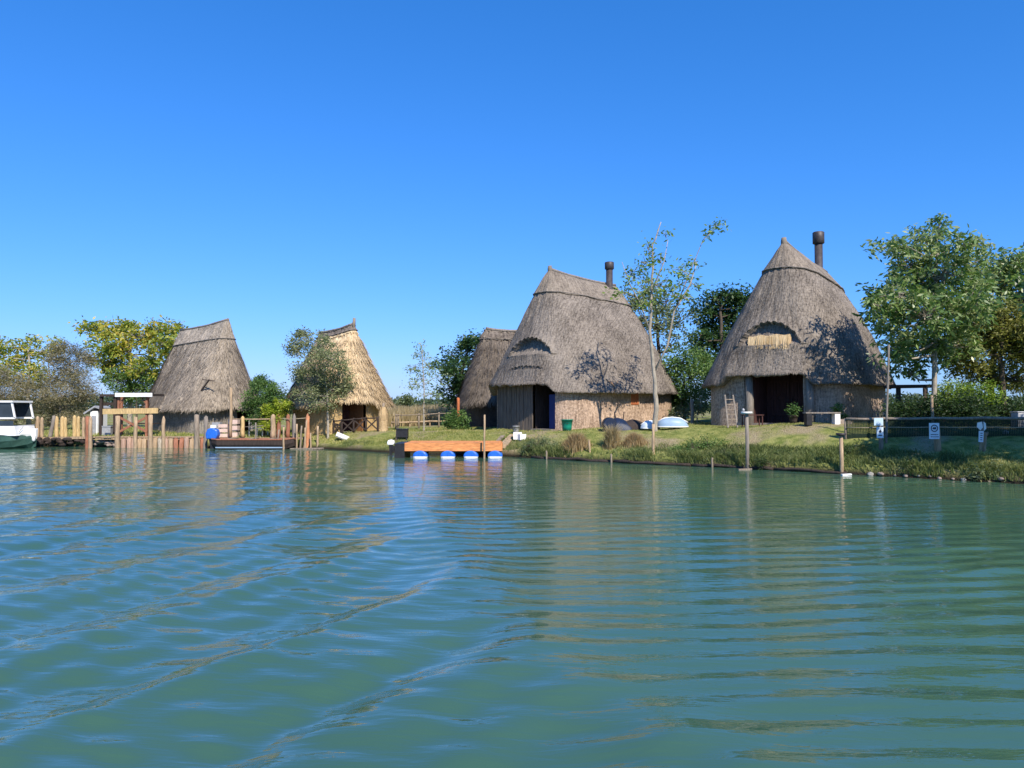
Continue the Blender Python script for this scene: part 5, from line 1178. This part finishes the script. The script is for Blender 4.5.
rg = np.random.default_rng(4); P = rg.normal(0, .12, (260, 3)) + np.array([0, 0, .55]); V, Q = leaves(P, rg, .12, .4, .1); link('potted_leaves', np_mesh('potted_leaves', V, Q, LF_GREEN), pt)
Yp = 31.0; b_ = base_of(841, Yp)
plant('leafy_shrub', 'small green plant against the mottled wall of the right hut', 'plant', b_, pb([(838, 410, 5, 7), (842, 418, 6, 5)], Yp, .1, 8), LF_GREEN, .10, 26, trunk=path(b_, [(840, 418)], Yp), tr=(.02, .012), cl=.15, seed=52)

# ---- net fence, pergola, sign posts at the right
fY = [27.4, 26.9, 26.2, 25.6, 25.0]; fp = [846, 884, 934, 984, 1046]
nf = empty('net_fence', base_of(846, 27.4), 'dark net fence with long pole top rail, at the right edge of the shore', 'fence'); B8 = Vector(nf.location); tops = []; bots = []
for px, Y, yt in zip(fp, fY, (419, 418.6, 418.2, 418, 418)):
    q = gpx(px, Y); t_ = at(px, yt, Y); tops.append(t_ - B8); bots.append(q - B8)
    MB().tube([q - B8 + Vector((0, .05, -.3)), t_ - B8 + Vector((0, .05, .02))], [.06, .05], 8, wob=.05).build('fence_post', WOOD, nf)
rl = []
for a, c in zip(tops, tops[1:]): rl += [a, a.lerp(c, .5) + Vector((0, 0, -.02))]
rl.append(tops[-1]); MB().tube(rl, [.055, .05, .05, .05, .045, .05, .05, .05, .055], 8, wob=.08).build('top_rail', WOOD, nf)
MB().tube([p + Vector((0, -.05, -.30)) for p in rl], .018, 6).build('middle_wire', ROPE, nf)
# net: real strands in two directions
b = MB()
for a, c, a2, c2 in zip(tops, tops[1:], bots, bots[1:]):
    Ls = (c - a).length; n = int(Ls / .05)
    for i in range(n): f = i / n; p = a.lerp(c, f); q = a2.lerp(c2, f); b.beam(p, q, .017, .008)
    for j in range(1, 26): f = j / 26; b.beam(a.lerp(a2, f), c.lerp(c2, f), .008, .016)
b.build('net', NETM, nf)
pgl = empty('pergola_frame', base_of(905, 31), 'dark wooden pergola frame between the right hut and the leafy tree', 'pergola'); B9 = Vector(pgl.location)
for px, Y in ((898, 31.0), (925, 30.8), (899, 33.0), (926, 32.8)): q = gpx(px, Y); t_ = at(px, 388, Y); MB().tube([q - B9 + Vector((0, 0, -.2)), Vector((q.x - B9.x, q.y - B9.y, t_.z - B9.z))], .08, 8).build('post', DARKW, pgl)
MB().tube([at(884, 387, 31.0) - B9, at(936, 386, 30.8) - B9], .07, 8).build('beam', DARKW, pgl); MB().tube([at(886, 386.5, 33.0) - B9, at(936, 386, 32.8) - B9], .07, 8).build('beam', DARKW, pgl)
post(932, 396, 27.6, .06, PALE, 'sunlit pale post behind the net fence, in line with the leafy trunk', 'post', 'post')
# signs
def board(parent, px, py0, py1, wpx, Y, m=None, rot=0.):
    k = Y / F; p = at(px, (py0 + py1) / 2, Y); h = (py1 - py0) * k; w = wpx * k; e = parent
    o = MB().box(-w / 2, w / 2, -.012, .012, -h / 2, h / 2).build('sign_board', m or SIGNW, e, p - Vector(e.location)); o.rotation_euler = (0, rot, 0)
    return o, w, h
SIGNW = mat('sign_white', (.62, .70, .74), rough=.4, vary=.04)
def disc_ring(r0, r1, cx, cz, n=40, y=-.018):
    b = MB(); vs = []; fs = []
    for i in range(n): a_ = 2 * math.pi * i / n; vs += [(cx + math.cos(a_) * r0, y, cz + math.sin(a_) * r0), (cx + math.cos(a_) * r1, y, cz + math.sin(a_) * r1)]
    for i in range(n): j = (i + 1) % n; fs.append((2 * i, 2 * j, 2 * j + 1, 2 * i + 1))
    return b.add(vs, fs)
def ink(b, pts, y=-.018): return b.add([(x, y, z) for x, z in pts], [tuple(range(len(pts)))])
sp = empty('sign_post', base_of(936, 25.0), 'wooden post with white sign showing a ringed black arrow over two text lines', 'sign'); 
x936 = (937 - 934.5) * 25 / F; B10 = Vector(sp.location)
MB().tube([(x936, .06, -.3), (x936 - .05, .06, .7), (x936 - .09, .05, at(935, 425, 25).z - B10.z)], [.11, .10, .09], 10, wob=.05).build('post', mat('tan_post_wood', (.38, .27, .17), vary=.3, scale=5, stretch=(4, 4, .6)), sp)  # post in plain tan wood with random tone
o, w, h = board(sp, 934.2, 423, 439, 10, 24.85)
disc_ring(w * .27, w * .36, 0, h * .17).build('ring_mark', PAINTB, o)
b = MB(); ink(b, [(-w * .22, h * .17), (0, h * .17 + w * .17), (0, h * .17 - w * .17)]); ink(b, [(0, h * .17 + w * .05), (w * .16, h * .17 + w * .15), (w * .16, h * .17 - w * .13), (0, h * .17 - w * .05)]); b.build('arrow_mark', PAINTB, o)
b = MB()
for j, z in enumerate((-h * .22, -h * .36)):
    x = -w * .38
    while x < w * .36: ww = random.choice((.018, .026, .034)); ink(b, [(x, z - .013), (min(x + ww, w * .4), z - .013), (min(x + ww, w * .4), z + .014), (x, z + .014)]); x += ww + .009
b.build('text_lines', PAINTB, o)
sp2 = empty('sign_post', base_of(881, 26.0), 'grey post bearing a blank pale board above a small marked white plate', 'sign'); B11 = Vector(sp2.location)
MB().tube([(0, .05, -.3), (.0, .05, at(881, 424, 26).z - B11.z)], [.08, .07], 9, wob=.05).build('post', WOOD, sp2)
board(sp2, 878.5, 418, 425.5, 9, 25.85, mat('pale_blue_board', (.48, .60, .66), rough=.4, vary=.06))
o, w, h = board(sp2, 880, 427, 438, 6.5, 25.85); b = MB(); ink(b, [(-w * .25, h * .05), (0, h * .3), (w * .25, h * .05), (0, -.02 * h)]); b.build('diamond_mark', PAINTB, o); b = MB(); ink(b, [(-w * .3, -h * .3), (w * .3, -h * .3), (w * .3, -h * .22), (-w * .3, -h * .22)]); b.build('text_line', PAINTB, o)
sp3 = empty('sign_post', base_of(984, 24.4), 'weathered post with narrow white plate and drooping white strips, rightmost of the signs', 'sign'); B12 = Vector(sp3.location)
MB().tube([(-.08, .06, -.3), (.0, .05, .6), (.10, .05, at(987, 434, 24.4).z - B12.z)], [.10, .09, .08], 9, wob=.06).build('post', PALE, sp3)
MB().tube([(-.05, .1, -.3), (-.05, .08, at(980, 424, 24.4).z - B12.z)], [.05, .045], 8).build('rear_post', GREYW, sp3)
o, w, h = board(sp3, 981, 431, 442, 4.5, 24.25, rot=.06); b = MB()
for z in (.3, .1, -.1, -.3): ink(b, [(-w * .25, h * z - .012), (w * .25, h * z - .012), (w * .25, h * z + .012), (-w * .25, h * z + .012)])
b.build('text_lines', PAINTB, o)
p0 = at(980.5, 427, 24.25) - B12
b = MB(); b.add([p0 + Vector((-.12, -.03, .14)), p0 + Vector((.02, -.05, .17)), p0 + Vector((.04, -.05, -.02)), p0 + Vector((-.03, -.03, -.10)), p0 + Vector((-.13, -.02, .0))], [(0, 1, 2, 3, 4)]); o = b.build('white_strip', WHITE, sp3); mdf = o.modifiers.new('thick', 'SOLIDIFY'); mdf.thickness = .01
b = MB(); b.add([p0 + Vector((.08, -.03, .17)), p0 + Vector((.14, -.05, .12)), p0 + Vector((.15, -.05, -.05)), p0 + Vector((.09, -.03, -.12))], [(0, 1, 2, 3)]); o = b.build('white_strip', WHITE, sp3); mdf = o.modifiers.new('thick', 'SOLIDIFY'); mdf.thickness = .01
post(885, 345, 26.4, .045, GREYW, 'very tall thin grey pole rising past the right hut\'s eave, behind the left sign', 'tall_pole', 'pole', None, lean=(.16, 0))
bulb = empty('garden_lamp', base_of(1005, 25.6), 'slim garden lamp with round white globe behind the net fence', 'lamp'); zt = at(1004, 436, 25.6).z - bulb.location.z
MB().tube([(0, 0, -.2), (0, 0, zt)], .02, 8).build('pole', GMETAL, bulb); MB().lathe([(.02, zt - .02), (.07, zt + .02), (.10, zt + .09), (.08, zt + .16), (.02, zt + .19)], 16).build('globe', WHITE, bulb)
e = empty('storage_box', gpx(1020, 26.6), 'grey lidded container behind the net fence at the right edge', 'box'); MB().box(-.22, .22, -.2, .2, 0, .55).build('body', GMETAL, e, bevel=.03); MB().box(-.24, .24, -.22, .22, .553, .6).build('lid', GMETAL, e, bevel=.02)

# ---- timber edging at the foot of the bank, with small stakes, shore stones
def edging(pa, pb_, label):
    pts = []
    for px in np.linspace(pa, pb_, 8):
        Y = 30.
        for _ in range(30): Y = float(shore((px - 512) / F * Y)) - .16
        pts.append(Vector(((px - 512) / F * Y, Y, .05 + random.uniform(-.03, .03))))
    o = pts[0].copy(); b = MB().tube([p - o for p in pts], [.065] * 8, 8, wob=.3); return tag(b.build('edging_log', DARKW, None, o), label, 'log', 'logs laid along the waterline')
edging(532, 612, 'dark log laid along the waterline below the dry grass clumps'); edging(614, 690, 'dark log laid along the waterline at the thin pole, below the slender tree'); edging(692, 772, 'dark log laid along the waterline by the white-topped tray pole'); edging(774, 846, 'dark log laid along the waterline between tray pole and plate-topped pole')
for px in (546, 611, 712):
    Y = 30.
    for _ in range(30): Y = float(shore((px - 512) / F * Y)) - .32
    o = MB().tube([(0, 0, -.6), (random.uniform(-.03, .03), 0, .22 + random.uniform(0, .1)), (0, 0, .36)], [.045, .04, .03], 7, wob=.1).build('edging_peg', WOOD, None, ((px - 512) / F * Y, Y, 0)); tag(o, 'short pale peg holding the dark logs at the waterline', 'peg', 'pegs along the waterline logs')
GSTONE = mat('grey_stone', (.3, .28, .25), vary=.3, scale=8)
for i in range(12):
    px = 868 + i * 12 + random.uniform(-2, 2); Y = 25.
    for _ in range(30): Y = float(shore((px - 512) / F * Y)) - .1
    o = rock(px, 470, Y, random.uniform(.05, .11), STONE if i % 4 else GSTONE, 'small pale stone at the waterline below the sign posts', 'shore stones below the signs'); o.location = ((px - 512) / F * Y, Y, random.uniform(.0, .14))
